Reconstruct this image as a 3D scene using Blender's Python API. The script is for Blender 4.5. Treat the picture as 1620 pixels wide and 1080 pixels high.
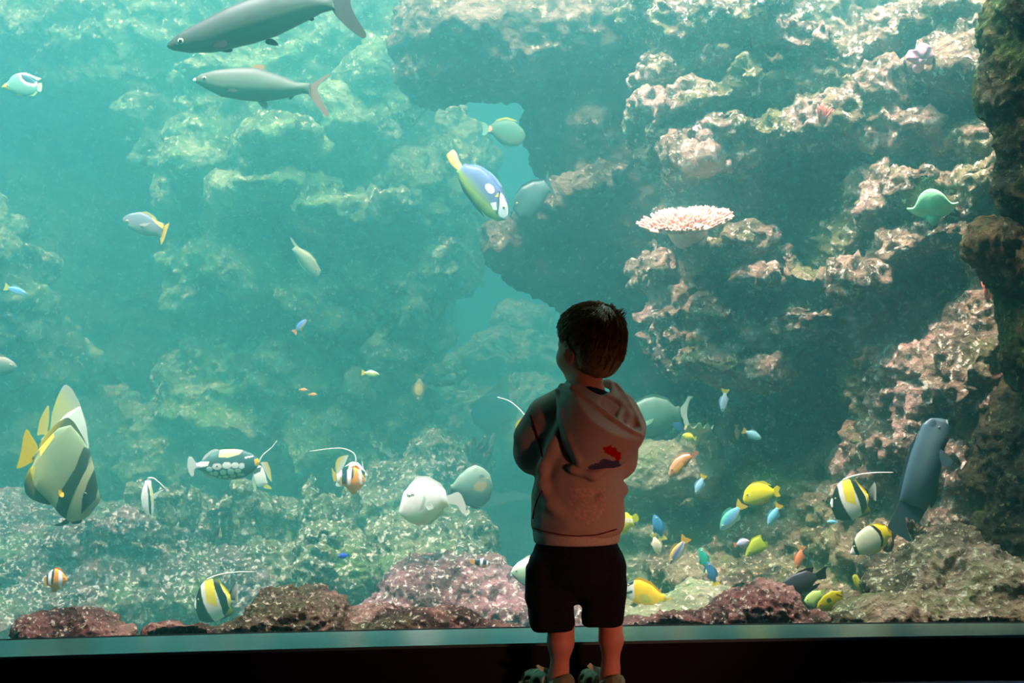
import bpy, bmesh, math, random
import numpy as np
from mathutils import Vector, Matrix

for _o in list(bpy.data.objects):
    bpy.data.objects.remove(_o, do_unlink=True)
S = bpy.context.scene
COL = S.collection

# ------------------------------------------------------------------ camera, light, exposure
F = 2250.0            # focal length in pixels of the 1620-wide frame
CAMZ = 0.92
cam_data = bpy.data.cameras.new('camera')
cam_data.sensor_width = 36.0
cam_data.lens = 36.0 * F / 1620.0
cam_data.clip_end = 60.0
cam_data.clip_start = 0.05
cam = bpy.data.objects.new('camera', cam_data)
cam.location = (0, 0, CAMZ)
cam.rotation_euler = (math.pi / 2, 0, 0)
COL.objects.link(cam)
S.camera = cam

world = bpy.data.worlds.new('world')
S.world = world
world.use_nodes = True
bg = world.node_tree.nodes['Background']
bg.inputs[0].default_value = (0.6, 0.8, 1.0, 1)
bg.inputs[1].default_value = 0.0

sun_data = bpy.data.lights.new('sun', 'SUN')
sun_data.energy = 15.8
sun_data.angle = math.radians(2.0)
sun_data.color = (1.0, 0.97, 0.88)
sun = bpy.data.objects.new('sun', sun_data)
SUN_DIR = Vector((0.28, 0.20, -0.93)).normalized()      # the way the light travels
sun.rotation_euler = SUN_DIR.to_track_quat('-Z', 'Y').to_euler()
sun.location = (0, 5, 8)
COL.objects.link(sun)

# unseen fill panel added above the open tank to brighten the right-hand reef
reef_fill_data = bpy.data.lights.new('reef_fill_light', 'AREA')
reef_fill_data.shape = 'RECTANGLE'
reef_fill_data.size = 4.0
reef_fill_data.size_y = 3.0
reef_fill_data.energy = 190.0
reef_fill_data.color = (1.0, 0.97, 0.9)
reef_fill = bpy.data.objects.new('reef_fill_light', reef_fill_data)
reef_fill.location = (1.9, 4.6, 4.6)
COL.objects.link(reef_fill)

# unseen fill light added over the tank's front edge for fish and near rocks
front_data = bpy.data.lights.new('tank_front_fill', 'AREA')
front_data.shape = 'RECTANGLE'
front_data.size = 6.0
front_data.size_y = 0.3
front_data.energy = 1600.0
front_data.color = (1.0, 0.98, 0.9)
front = bpy.data.objects.new('tank_front_fill', front_data)
front.location = (0.1, 4.2, 5.4)
front.rotation_euler = (math.radians(12), 0, 0)
COL.objects.link(front)

# dim warm lamp far back in the dark hall, behind and to the right of the visitors
hall_data = bpy.data.lights.new('hall_lamp', 'SPOT')
hall_data.shadow_soft_size = 0.12
hall_data.spot_size = math.radians(30)
hall_data.spot_blend = 1.0
hall_data.energy = 116.0
hall_data.color = (1.0, 0.38, 0.25)
hall = bpy.data.objects.new('hall_lamp', hall_data)
hall.location = (1.86, 1.5, 0.38)
hall.rotation_euler = (Vector((0.26, 3.6, 0.27)) - Vector(hall.location)).to_track_quat('-Z', 'Y').to_euler()
COL.objects.link(hall)

S.view_settings.view_transform = 'Standard'
S.view_settings.look = 'None'
S.view_settings.gamma = 1.0
S.view_settings.use_curve_mapping = False
S.view_settings.exposure = 0.0
S.cycles.use_denoising = True
S.cycles.volume_bounces = 5
S.cycles.max_bounces = 12
S.cycles.diffuse_bounces = 3
S.cycles.transparent_max_bounces = 16
S.cycles.sample_clamp_indirect = 4.0
S.cycles.caustics_reflective = False
S.cycles.caustics_refractive = False

# ------------------------------------------------------------------ helpers
def W(px, py, d):
    """the point at distance d in front of the camera that lies towards (px, py) of the frame"""
    return Vector(((px - 810.0) / F * d, d, CAMZ - (py - 540.0) / F * d))

def lin(c):
    c = np.asarray(c, float) / 255.0
    return np.where(c <= 0.04045, c / 12.92, ((c + 0.055) / 1.055) ** 2.4)

_rng = np.random.RandomState(7)
_perm = _rng.permutation(256)
_perm = np.concatenate([_perm, _perm, _perm]).astype(np.int32)
_grad = _rng.normal(size=(256, 3)).astype(np.float32)
_grad /= np.linalg.norm(_grad, axis=1)[:, None]

def perlin(p):
    p = np.asarray(p, np.float32)
    i = np.floor(p).astype(np.int32)
    f = p - i
    i &= 255
    u = f * f * f * (f * (f * 6 - 15) + 10)
    out = np.zeros(len(p), np.float32)
    for dx in (0, 1):
        wx = u[:, 0] if dx else 1 - u[:, 0]
        for dy in (0, 1):
            wy = u[:, 1] if dy else 1 - u[:, 1]
            for dz in (0, 1):
                wz = u[:, 2] if dz else 1 - u[:, 2]
                h = _perm[_perm[_perm[i[:, 0] + dx] + i[:, 1] + dy] + i[:, 2] + dz]
                g = _grad[h]
                out += wx * wy * wz * (g[:, 0] * (f[:, 0] - dx) + g[:, 1] * (f[:, 1] - dy) + g[:, 2] * (f[:, 2] - dz))
    return out * 1.5

def fbm(p, octaves=4, gain=0.5):
    a, s, out = 1.0, 1.0, 0
    for k in range(octaves):
        out = out + a * perlin(p * s + 17.3 * k)
        a *= gain
        s *= 2.03
    return out

def new_mesh_object(name, verts, faces, mat=None, parent=None, smooth=True, colors=None):
    me = bpy.data.meshes.new(name)
    verts = np.asarray(verts, np.float32)
    if isinstance(faces, np.ndarray):
        nf, k = faces.shape
        me.vertices.add(len(verts))
        me.vertices.foreach_set('co', verts.ravel())
        me.loops.add(nf * k)
        me.loops.foreach_set('vertex_index', faces.astype(np.int32).ravel())
        me.polygons.add(nf)
        me.polygons.foreach_set('loop_start', np.arange(0, nf * k, k, dtype=np.int32))
        me.polygons.foreach_set('loop_total', np.full(nf, k, np.int32))
        me.update(calc_edges=True)
    else:
        me.from_pydata([tuple(map(float, v)) for v in verts], [], faces)
        me.update()
    me.polygons.foreach_set('use_smooth', np.full(len(me.polygons), smooth, bool))
    if colors is not None:
        a = me.color_attributes.new('pigment', 'FLOAT_COLOR', 'POINT')
        c = np.ones((len(verts), 4), np.float32)
        c[:, :3] = colors
        a.data.foreach_set('color', c.ravel())
    o = bpy.data.objects.new(name, me)
    COL.objects.link(o)
    if mat:
        me.materials.append(mat)
    if parent:
        o.parent = parent
    return o

def tag(o, label=None, cat=None, group=None, kind=None):
    if label: o['label'] = label
    if cat: o['category'] = cat
    if group: o['group'] = group
    if kind: o['kind'] = kind
    return o

def empty(name, loc):
    o = bpy.data.objects.new(name, None)
    o.empty_display_size = 0.05
    o.location = loc
    COL.objects.link(o)
    return o

# --- signed distance grids -> meshes (surface nets)
class Field:
    """a distance field on a box; shapes are blended into it, then it is turned into one continuous mesh"""
    def __init__(self, lo, hi, h):
        self.h = h
        self.lo = np.asarray(lo, float)
        self.n = np.ceil((np.asarray(hi) - self.lo) / h).astype(int) + 1
        self.v = np.full(self.n, 9.0, np.float32)

    def window(self, lo, hi):
        a = np.clip(np.floor((np.asarray(lo) - self.lo) / self.h).astype(int), 0, self.n)
        b = np.clip(np.ceil((np.asarray(hi) - self.lo) / self.h).astype(int) + 1, 0, self.n)
        if (b <= a).any():
            return None, None
        sl = tuple(slice(x, y) for x, y in zip(a, b))
        g = np.meshgrid(*[np.arange(x, y, dtype=np.float32) * self.h + l for x, y, l in zip(a, b, self.lo)], indexing='ij', sparse=True)
        return sl, g

    def put(self, sl, d, k, sub=False):
        d = d.astype(np.float32)
        a = self.v[sl]
        if sub:
            d = -d
            if k > 0:
                hh = np.maximum(k - np.abs(a - d), 0) / k
                self.v[sl] = np.maximum(a, d) + hh * hh * k * 0.25
            else:
                self.v[sl] = np.maximum(a, d)
            return
        if k > 0:
            hh = np.maximum(k - np.abs(a - d), 0) / k
            self.v[sl] = np.minimum(a, d) - hh * hh * k * 0.25
        else:
            self.v[sl] = np.minimum(a, d)

    def ellipsoid(self, c, r, k=0.03, R=None, sub=False):
        c = np.asarray(c, float); r = np.asarray(r, float)
        m = (r.max() if R is not None else r) + k + 3 * self.h
        sl, g = self.window(c - m, c + m)
        if sl is None: return
        q = [g[i] - c[i] for i in range(3)]
        if R is not None:       # rows of R: the ellipsoid's axes
            q = [sum(R[j][i] * q[i] for i in range(3)) for j in range(3)]
        k0 = np.sqrt(sum((q[i] / r[i]) ** 2 for i in range(3)))
        k1 = np.sqrt(sum((q[i] / r[i] ** 2) ** 2 for i in range(3))) + 1e-9
        self.put(sl, k0 * (k0 - 1.0) / k1, k, sub)

    def cone(self, a, b, ra, rb, k=0.02, sub=False, squash=None):
        """a limb: a capsule whose radius goes from ra to rb"""
        a = np.asarray(a, float); b = np.asarray(b, float)
        m = max(ra, rb) + k + 3 * self.h
        sl, g = self.window(np.minimum(a, b) - m, np.maximum(a, b) + m)
        if sl is None: return
        ab = b - a
        L2 = max(float(ab @ ab), 1e-12)
        t = np.clip(sum((g[i] - a[i]) * ab[i] for i in range(3)) / L2, 0, 1)
        d2 = sum((g[i] - a[i] - t * ab[i]) ** 2 for i in range(3))
        self.put(sl, np.sqrt(d2) - (ra + (rb - ra) * t), k, sub)

    def chain(self, pts, k=0.02):
        for (p, ra), (q, rb) in zip(pts[:-1], pts[1:]):
            self.cone(p, q, ra, rb, k)

    def box(self, c, r, rnd=0.01, k=0.01, R=None, sub=False):
        c = np.asarray(c, float); r = np.asarray(r, float)
        m = (np.linalg.norm(r) if R is not None else r) + k + rnd + 3 * self.h
        sl, g = self.window(c - m, c + m)
        if sl is None: return
        q = [g[i] - c[i] for i in range(3)]
        if R is not None:
            q = [sum(R[j][i] * q[i] for i in range(3)) for j in range(3)]
        e = [np.abs(q[i]) - (r[i] - rnd) for i in range(3)]
        out = np.sqrt(sum(np.maximum(x, 0) ** 2 for x in e)) + np.minimum(np.maximum(np.maximum(e[0], e[1]), e[2]), 0) - rnd
        self.put(sl, out, k, sub)

    def cut(self, p, n, k=0.0):
        """removes what lies on the side of the plane that n points to"""
        n = np.asarray(n, float); n = n / np.linalg.norm(n)
        sl, g = self.window(self.lo, self.lo + self.n * self.h)
        d = sum((g[i] - p[i]) * n[i] for i in range(3))
        self.put(sl, -(d + 0 * self.v), k, sub=True)

    def mesh(self):
        v = self.v
        v[0], v[-1], v[:, 0], v[:, -1], v[:, :, 0], v[:, :, -1] = 1, 1, 1, 1, 1, 1
        ins = v < 0
        s = [slice(None, -1), slice(1, None)]
        cnt = np.zeros([x - 1 for x in v.shape], np.int8)
        for x in (0, 1):
            for y in (0, 1):
                for z in (0, 1):
                    cnt += ins[s[x], s[y], s[z]]
        mixed = (cnt > 0) & (cnt < 8)
        cells = np.argwhere(mixed)
        idx = np.full(mixed.shape, -1, np.int32)
        idx[mixed] = np.arange(len(cells))
        corners = np.array([(x, y, z) for x in (0, 1) for y in (0, 1) for z in (0, 1)])
        cv = np.stack([v[cells[:, 0] + c[0], cells[:, 1] + c[1], cells[:, 2] + c[2]] for c in corners], 1)
        acc = np.zeros((len(cells), 3)); num = np.zeros(len(cells))
        for i in range(8):
            for j in range(i + 1, 8):
                if np.abs(corners[i] - corners[j]).sum() != 1: continue
                a, b = cv[:, i], cv[:, j]
                m = (a < 0) != (b < 0)
                t = np.where(m, a / np.where(m, a - b, 1), 0)[:, None]
                acc += np.where(m[:, None], corners[i] + t * (corners[j] - corners[i]), 0)
                num += m
        verts = self.lo + (cells + acc / num[:, None]) * self.h
        quads = []
        for ax in range(3):
            sa = [slice(None)] * 3; sb = [slice(None)] * 3
            sa[ax] = slice(None, -1); sb[ax] = slice(1, None)
            ch = ins[tuple(sa)] != ins[tuple(sb)]
            e = np.argwhere(ch)
            o1, o2 = (ax + 1) % 3, (ax + 2) % 3
            e = e[(e[:, o1] > 0) & (e[:, o2] > 0) & (e[:, o1] < self.n[o1] - 1) & (e[:, o2] < self.n[o2] - 1)]
            u = np.zeros(3, int); w = np.zeros(3, int); u[o1] = 1; w[o2] = 1
            g = lambda q: idx[q[:, 0], q[:, 1], q[:, 2]]
            q = np.stack([g(e - u - w), g(e - w), g(e), g(e - u)], 1)
            flip = ~ins[e[:, 0], e[:, 1], e[:, 2]]
            q[flip] = q[flip][:, ::-1]
            quads.append(q)
        quads = np.concatenate(quads)
        return verts.astype(np.float32), quads[(quads >= 0).all(1)]

def normals(v, q):
    n = np.cross(v[q[:, 2]] - v[q[:, 0]], v[q[:, 3]] - v[q[:, 1]])
    out = np.zeros_like(v)
    for i in range(4):
        for c in range(3):
            out[:, c] += np.bincount(q[:, i], n[:, c], len(v)).astype(np.float32)
    return out / (np.linalg.norm(out, axis=1)[:, None] + 1e-12)

def relax(v, q, times):
    """smooths a mesh by moving each point towards the mean of its faces"""
    for _ in range(times):
        fc = v[q].mean(1)
        acc = np.zeros_like(v); n = np.bincount(q.ravel(), minlength=len(v))[:, None]
        for i in range(4):
            for c in range(3):
                acc[:, c] += np.bincount(q[:, i], fc[:, c], len(v)).astype(np.float32)
        v = acc / np.maximum(n, 1)
    return v

def sweep(pts, radii, nseg=8):
    """a round tube through points, closed at both ends"""
    pts = [Vector(p) for p in pts]
    verts, faces = [], []
    ref = None
    for i, p in enumerate(pts):
        t = (pts[min(i + 1, len(pts) - 1)] - pts[max(i - 1, 0)]).normalized()
        if ref is None:
            ref = t.orthogonal().normalized()
        ref = (ref - t * ref.dot(t)).normalized()
        b = t.cross(ref)
        for k in range(nseg):
            a = 2 * math.pi * k / nseg
            verts.append(p + (ref * math.cos(a) + b * math.sin(a)) * radii[i])
    n = len(pts)
    for i in range(n - 1):
        for k in range(nseg):
            k2 = (k + 1) % nseg
            faces.append((i * nseg + k, i * nseg + k2, (i + 1) * nseg + k2, (i + 1) * nseg + k))
    faces.append(tuple(range(nseg - 1, -1, -1)))
    faces.append(tuple((n - 1) * nseg + k for k in range(nseg)))
    return verts, faces

def merge(parts):
    vs, fs, o = [], [], 0
    for v, f in parts:
        vs += [tuple(x) for x in v]
        fs += [tuple(i + o for i in q) for q in f]
        o += len(v)
    return vs, fs

# ------------------------------------------------------------------ materials
def material(name):
    m = bpy.data.materials.new(name)
    m.use_nodes = True
    nt = m.node_tree
    return m, nt, nt.nodes['Principled BSDF'], nt.nodes['Material Output']

def simple(name, color, rough=0.6, spec=0.3, noise=0.0, scale=20.0, bump=0.0, metal=0.0):
    """one colour, mottled a little by noise"""
    m, nt, b, out = material(name)
    c = lin(color)
    b.inputs['Roughness'].default_value = rough
    b.inputs['Specular IOR Level'].default_value = spec
    b.inputs['Metallic'].default_value = metal
    b.inputs['Base Color'].default_value = (*c, 1)
    if noise or bump:
        tc = nt.nodes.new('ShaderNodeTexCoord')
        n = nt.nodes.new('ShaderNodeTexNoise')
        n.inputs['Scale'].default_value = scale
        n.inputs['Detail'].default_value = 5
        nt.links.new(tc.outputs['Object'], n.inputs['Vector'])
        if noise:
            r = nt.nodes.new('ShaderNodeValToRGB')
            r.color_ramp.elements[0].position = 0.3
            r.color_ramp.elements[1].position = 0.7
            r.color_ramp.elements[0].color = (*(c * (1 - noise)), 1)
            r.color_ramp.elements[1].color = (*np.minimum(c * (1 + noise), 1), 1)
            nt.links.new(n.outputs['Fac'], r.inputs['Fac'])
            nt.links.new(r.outputs['Color'], b.inputs['Base Color'])
        if bump:
            bp = nt.nodes.new('ShaderNodeBump')
            bp.inputs['Strength'].default_value = bump
            bp.inputs['Distance'].default_value = 0.01
            nt.links.new(n.outputs['Fac'], bp.inputs['Height'])
            nt.links.new(bp.outputs['Normal'], b.inputs['Normal'])
    return m

def rock_material(name, dark, mid, light, crust_glint, crust_glint_amount=0.5, bump=1.0, fine=1.0, algae=None):
    """reef rock: two mottled tones, patches of a third and small pale crusts with sun glints put into their colour"""
    m, nt, b, out = material(name)
    N, Lk = nt.nodes.new, nt.links.new
    geo = N('ShaderNodeNewGeometry')
    def noise(scale, detail=6, rough=0.6):
        n = N('ShaderNodeTexNoise')
        n.inputs['Scale'].default_value = scale
        n.inputs['Detail'].default_value = detail
        n.inputs['Roughness'].default_value = rough
        Lk(geo.outputs['Position'], n.inputs['Vector'])
        return n.outputs['Fac']
    def ramp(fac, lo, hi):
        r = N('ShaderNodeMapRange')
        r.interpolation_type = 'SMOOTHSTEP'
        r.inputs['From Min'].default_value = lo
        r.inputs['From Max'].default_value = hi
        Lk(fac, r.inputs['Value'])
        return r.outputs['Result']
    def mix(fac, a, c):
        x = N('ShaderNodeMix')
        x.data_type = 'RGBA'
        Lk(fac, x.inputs['Factor'])
        for s, v in ((x.inputs[6], a), (x.inputs[7], c)):
            if isinstance(v, bpy.types.NodeSocket): Lk(v, s)
            else: s.default_value = (*lin(v), 1)
        return x.outputs[2]
    col = mix(ramp(noise(6.0), 0.38, 0.62), dark, mid)
    col = mix(ramp(noise(3.1, 8, 0.7), 0.5, 0.62), col, light)
    if algae:
        col = mix(ramp(noise(2.3, 7, 0.65), 0.5, 0.64), col, algae)
    fn = noise(38.0 * fine, 6, 0.7)
    col = mix(ramp(fn, 0.61 - 0.12 * crust_glint_amount, 0.67 - 0.1 * crust_glint_amount), col, crust_glint)  # pale crust; its near-white specks also paint in glints of sun
    Lk(col, b.inputs['Base Color'])
    b.inputs['Roughness'].default_value = 0.95
    b.inputs['Specular IOR Level'].default_value = 0.1
    v = N('ShaderNodeTexVoronoi')
    v.inputs['Scale'].default_value = 34.0 * fine
    Lk(geo.outputs['Position'], v.inputs['Vector'])
    add = N('ShaderNodeMath'); add.operation = 'MULTIPLY_ADD'
    Lk(fn, add.inputs[0]); add.inputs[1].default_value = 1.6
    Lk(v.outputs['Distance'], add.inputs[2])
    bp = N('ShaderNodeBump')
    bp.inputs['Strength'].default_value = bump
    bp.inputs['Distance'].default_value = 0.03 / fine
    Lk(add.outputs[0], bp.inputs['Height'])
    Lk(bp.outputs['Normal'], b.inputs['Normal'])
    return m

def pigment_material(name, rough=0.45, spec=0.35, mottle=0.12, scale=60.0, translucent=0.0):
    """skin or cloth with a pattern of its own (the pigment attribute), mottled by noise"""
    m, nt, b, out = material(name)
    N, Lk = nt.nodes.new, nt.links.new
    a = N('ShaderNodeAttribute'); a.attribute_name = 'pigment'
    tc = N('ShaderNodeTexCoord')
    n = N('ShaderNodeTexNoise'); n.inputs['Scale'].default_value = scale; n.inputs['Detail'].default_value = 4
    Lk(tc.outputs['Object'], n.inputs['Vector'])
    mr = N('ShaderNodeMapRange')
    mr.inputs['To Min'].default_value = 1 - mottle
    mr.inputs['To Max'].default_value = 1 + mottle
    Lk(n.outputs['Fac'], mr.inputs['Value'])
    vm = N('ShaderNodeVectorMath'); vm.operation = 'SCALE'
    Lk(a.outputs['Color'], vm.inputs[0]); Lk(mr.outputs['Result'], vm.inputs['Scale'])
    Lk(vm.outputs['Vector'], b.inputs['Base Color'])
    b.inputs['Roughness'].default_value = rough
    b.inputs['Specular IOR Level'].default_value = spec
    if translucent:
        t = N('ShaderNodeBsdfTranslucent'); mx = N('ShaderNodeMixShader')
        Lk(vm.outputs['Vector'], t.inputs['Color'])
        mx.inputs['Fac'].default_value = translucent
        Lk(b.outputs['BSDF'], mx.inputs[1]); Lk(t.outputs['BSDF'], mx.inputs[2])
        Lk(mx.outputs['Shader'], out.inputs['Surface'])
    return m

M = {}
M['skin_fish'] = pigment_material('fish_skin')
M['fin'] = pigment_material('fish_fin', 0.5, 0.3, 0.08, 80.0, 0.35)
M['reef_pink'] = rock_material('reef_rock_pink', (84, 68, 54), (164, 132, 110), (204, 160, 145), (242, 230, 210), 0.55, 1.0, 1.0, (132, 126, 80))
M['reef_mauve'] = rock_material('reef_rock_mauve', (66, 62, 54), (118, 108, 94), (158, 126, 120), (250, 246, 228), 0.72, 1.0, 1.1, (108, 128, 80))
M['reef_tan'] = rock_material('reef_rock_tan', (84, 68, 52), (158, 136, 106), (188, 158, 134), (235, 226, 195), 0.5, 1.0, 1.1, (122, 126, 76))
M['reef_green'] = rock_material('reef_rock_green', (70, 74, 54), (128, 134, 94), (150, 150, 112), (250, 248, 225), 0.7, 1.0, 1.0, (118, 140, 78))
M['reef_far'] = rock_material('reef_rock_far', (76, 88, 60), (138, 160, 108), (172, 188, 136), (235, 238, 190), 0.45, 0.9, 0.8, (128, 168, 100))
M['reef_brown'] = rock_material('reef_rock_brown', (62, 50, 40), (110, 90, 72), (130, 105, 88), (190, 170, 140), 0.25, 0.8, 0.8)
M['boulder_maroon'] = rock_material('boulder_maroon', (70, 44, 40), (138, 84, 78), (182, 122, 112), (232, 212, 190), 0.45, 1.0, 1.6, (104, 86, 62))
M['rock_shade'] = rock_material('mossy_rock', (36, 34, 24), (66, 58, 38), (92, 72, 48), (120, 124, 80), 0.2, 0.9, 1.2, (52, 70, 32))  # for rocks in shade: the shade is put into these dark colours
M['boulder_pink'] = rock_material('boulder_pink', (92, 66, 62), (158, 110, 110), (192, 138, 142), (246, 240, 226), 0.6, 1.0, 1.2, (120, 112, 84))
M['sea_bed'] = rock_material('rubble_bed', (85, 88, 66), (135, 130, 100), (165, 150, 125), (230, 222, 195), 0.45, 1.0, 1.2, (120, 135, 85))
M['sand'] = rock_material('pale_rock', (98, 96, 72), (138, 134, 104), (160, 150, 124), (215, 210, 185), 0.4, 0.7, 1.2, (120, 132, 84))
# ------------------------------------------------------------------ the setting
def glass_y(x): return 3.97 + 0.085 * x - 0.025 * x * x
def ledge_y(x): return 3.77 + 0.104 * x - 0.017 * x * x

def prism(name, pts, z0, z1, mat, label, cat='wall', kind='structure', smooth=False):
    """a floor plan outline raised from z0 to z1"""
    n = len(pts)
    v = [(x, y, z0) for x, y in pts] + [(x, y, z1) for x, y in pts]
    f = [tuple(range(n - 1, -1, -1)), tuple(range(n, 2 * n))]
    f += [(i, (i + 1) % n, n + (i + 1) % n, n + i) for i in range(n)]
    o = new_mesh_object(name, v, f, mat, smooth=smooth)
    return tag(o, label, cat, kind=kind)

XS = np.linspace(-3.0, 3.0, 41)
curve_glass = [(x, glass_y(x)) for x in XS]
M['hall_floor'] = simple('dark_carpet', (52, 62, 84), 0.9, 0.2, 0.3, 90, 0.3)
M['hall_dark'] = simple('matt_black_paint', (7, 6, 7), 0.8, 0.2, 0.3, 6)
M['ledge'] = simple('dark_polished_ledge', (60, 78, 72), 0.22, 0.9, 0.12, 5)
M['tank_wall'] = simple('tank_wall_paint', (60, 130, 130), 0.9, 0.1, 0.2, 2)

prism('floor', [(-3.2, -2.6), (3.2, -2.6), (3.2, 3.86), (-3.2, 3.86)], -0.08, 0.0, M['hall_floor'], 'dark bluish carpet floor of the viewing hall', 'floor')
prism('ceiling', [(-3.2, -2.6), (3.2, -2.6), (3.2, 4.05), (-3.2, 4.05)], 2.62, 2.75, M['hall_dark'], 'black ceiling of the viewing hall', 'ceiling')
prism('wall_back', [(-3.2, -2.7), (3.2, -2.7), (3.2, -2.6), (-3.2, -2.6)], 0, 2.62, M['hall_dark'], 'black back wall of the viewing hall')
prism('wall_left', [(-3.3, -2.6), (-3.2, -2.6), (-3.2, 3.6), (-3.3, 3.6)], 0, 2.62, M['hall_dark'], 'black left wall of the viewing hall')
prism('wall_right', [(3.2, -2.6), (3.3, -2.6), (3.3, 4.05), (3.2, 4.05)], 0, 2.62, M['hall_dark'], 'black right wall of the viewing hall')
# plinth under the pane: black face, polished sill, pale nosing line
prism('wall_front', [(x, ledge_y(x) + 0.012) for x in XS] + [(x, glass_y(x) + 0.06) for x in XS[::-1]], -0.7, 0.112, M['hall_dark'], 'low black plinth under the aquarium window')
prism('trim_1', [(x, ledge_y(x)) for x in XS] + [(x, glass_y(x)) for x in XS[::-1]], 0.112, 0.12, M['ledge'], 'smooth greenish sill along the foot of the aquarium window', 'sill')
prism('wall_above', [(x, glass_y(x) - 0.02) for x in XS] + [(x, glass_y(x) + 0.10) for x in XS[::-1]], 2.5, 3.2, M['hall_dark'], 'black wall above the aquarium window')

m, nt, b, out = material('clear_acrylic')
t = nt.nodes.new('ShaderNodeBsdfTransparent')
t.inputs['Color'].default_value = (0.97, 0.985, 0.98, 1)
nt.links.new(t.outputs['BSDF'], out.inputs['Surface'])
M['acrylic'] = m
prism('window_1', [(x, glass_y(x)) for x in XS] + [(x, glass_y(x) + 0.05) for x in XS[::-1]], 0.112, 2.5, M['acrylic'], 'wide clear acrylic window of the aquarium', 'window', smooth=False)

TX0, TX1, TY1, TZ1 = -4.6, 3.6, 12.6, 3.15
prism('wall_tank_far', [(TX0, TY1), (TX1, TY1), (TX1, TY1 + .1), (TX0, TY1 + .1)], -0.7, 3.5, M['tank_wall'], 'far wall of the tank lost in the haze')
prism('wall_tank_left', [(TX0 - .1, 3.2), (TX0, 3.2), (TX0, TY1), (TX0 - .1, TY1)], -0.7, 3.5, M['tank_wall'], 'left side wall of the tank')
prism('wall_tank_right', [(TX1, 3.9), (TX1 + .1, 3.9), (TX1 + .1, TY1), (TX1, TY1)], -0.7, 3.5, M['tank_wall'], 'right side wall of the tank')

# sea bed
def seabed():
    xs = np.linspace(TX0, TX1, 260); ys = np.linspace(4.03, TY1, 260)
    X, Y = np.meshgrid(xs, ys, indexing='ij')
    P = np.stack([X.ravel(), Y.ravel(), np.zeros(X.size)], 1)
    keep = -0.42 + 0.12 * fbm(P * 1.3, 5) + 0.035 * fbm(P * 7, 3) + 0.03 * np.clip(perlin(P * 12 + 4) * 2, 0, 1)
    P[:, 2] = np.maximum(keep, -0.55)
    P[:, 1] = np.maximum(P[:, 1], glass_y(P[:, 0]) + 0.055)
    n = len(ys)
    i = (np.arange(len(xs) - 1)[:, None] * n + np.arange(n - 1)[None]).ravel()
    q = np.stack([i, i + n, i + n + 1, i + 1], 1)
    o = new_mesh_object('sea_bed', P, q, M['sea_bed'])
    tag(o, 'pale rubble bed of the tank', 'sea bed', kind='structure')
seabed()

m, nt, b, out = material('tank_water')
nt.nodes.remove(b)
sc = nt.nodes.new('ShaderNodeVolumeScatter')
sc.inputs['Color'].default_value = (0.22, 0.84, 0.91, 1)
sc.inputs['Density'].default_value = 0.37
sc.inputs['Anisotropy'].default_value = 0.82
ab = nt.nodes.new('ShaderNodeVolumeAbsorption')
ab.inputs['Color'].default_value = (0.12, 0.77, 0.85, 1)
ab.inputs['Density'].default_value = 0.21
ad = nt.nodes.new('ShaderNodeAddShader')
nt.links.new(sc.outputs[0], ad.inputs[0]); nt.links.new(ab.outputs[0], ad.inputs[1])
nt.links.new(ad.outputs[0], out.inputs['Volume'])
M['water'] = m
prism('water', [(x, glass_y(x) + 0.052) for x in XS] + [(TX1 - .02, glass_y(3.0) + .06), (TX1 - .02, TY1 - .02), (TX0 + .02, TY1 - .02), (TX0 + .02, 3.6)],
      -0.62, TZ1, M['water'], 'hazy turquoise water filling the tank', 'water')
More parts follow.
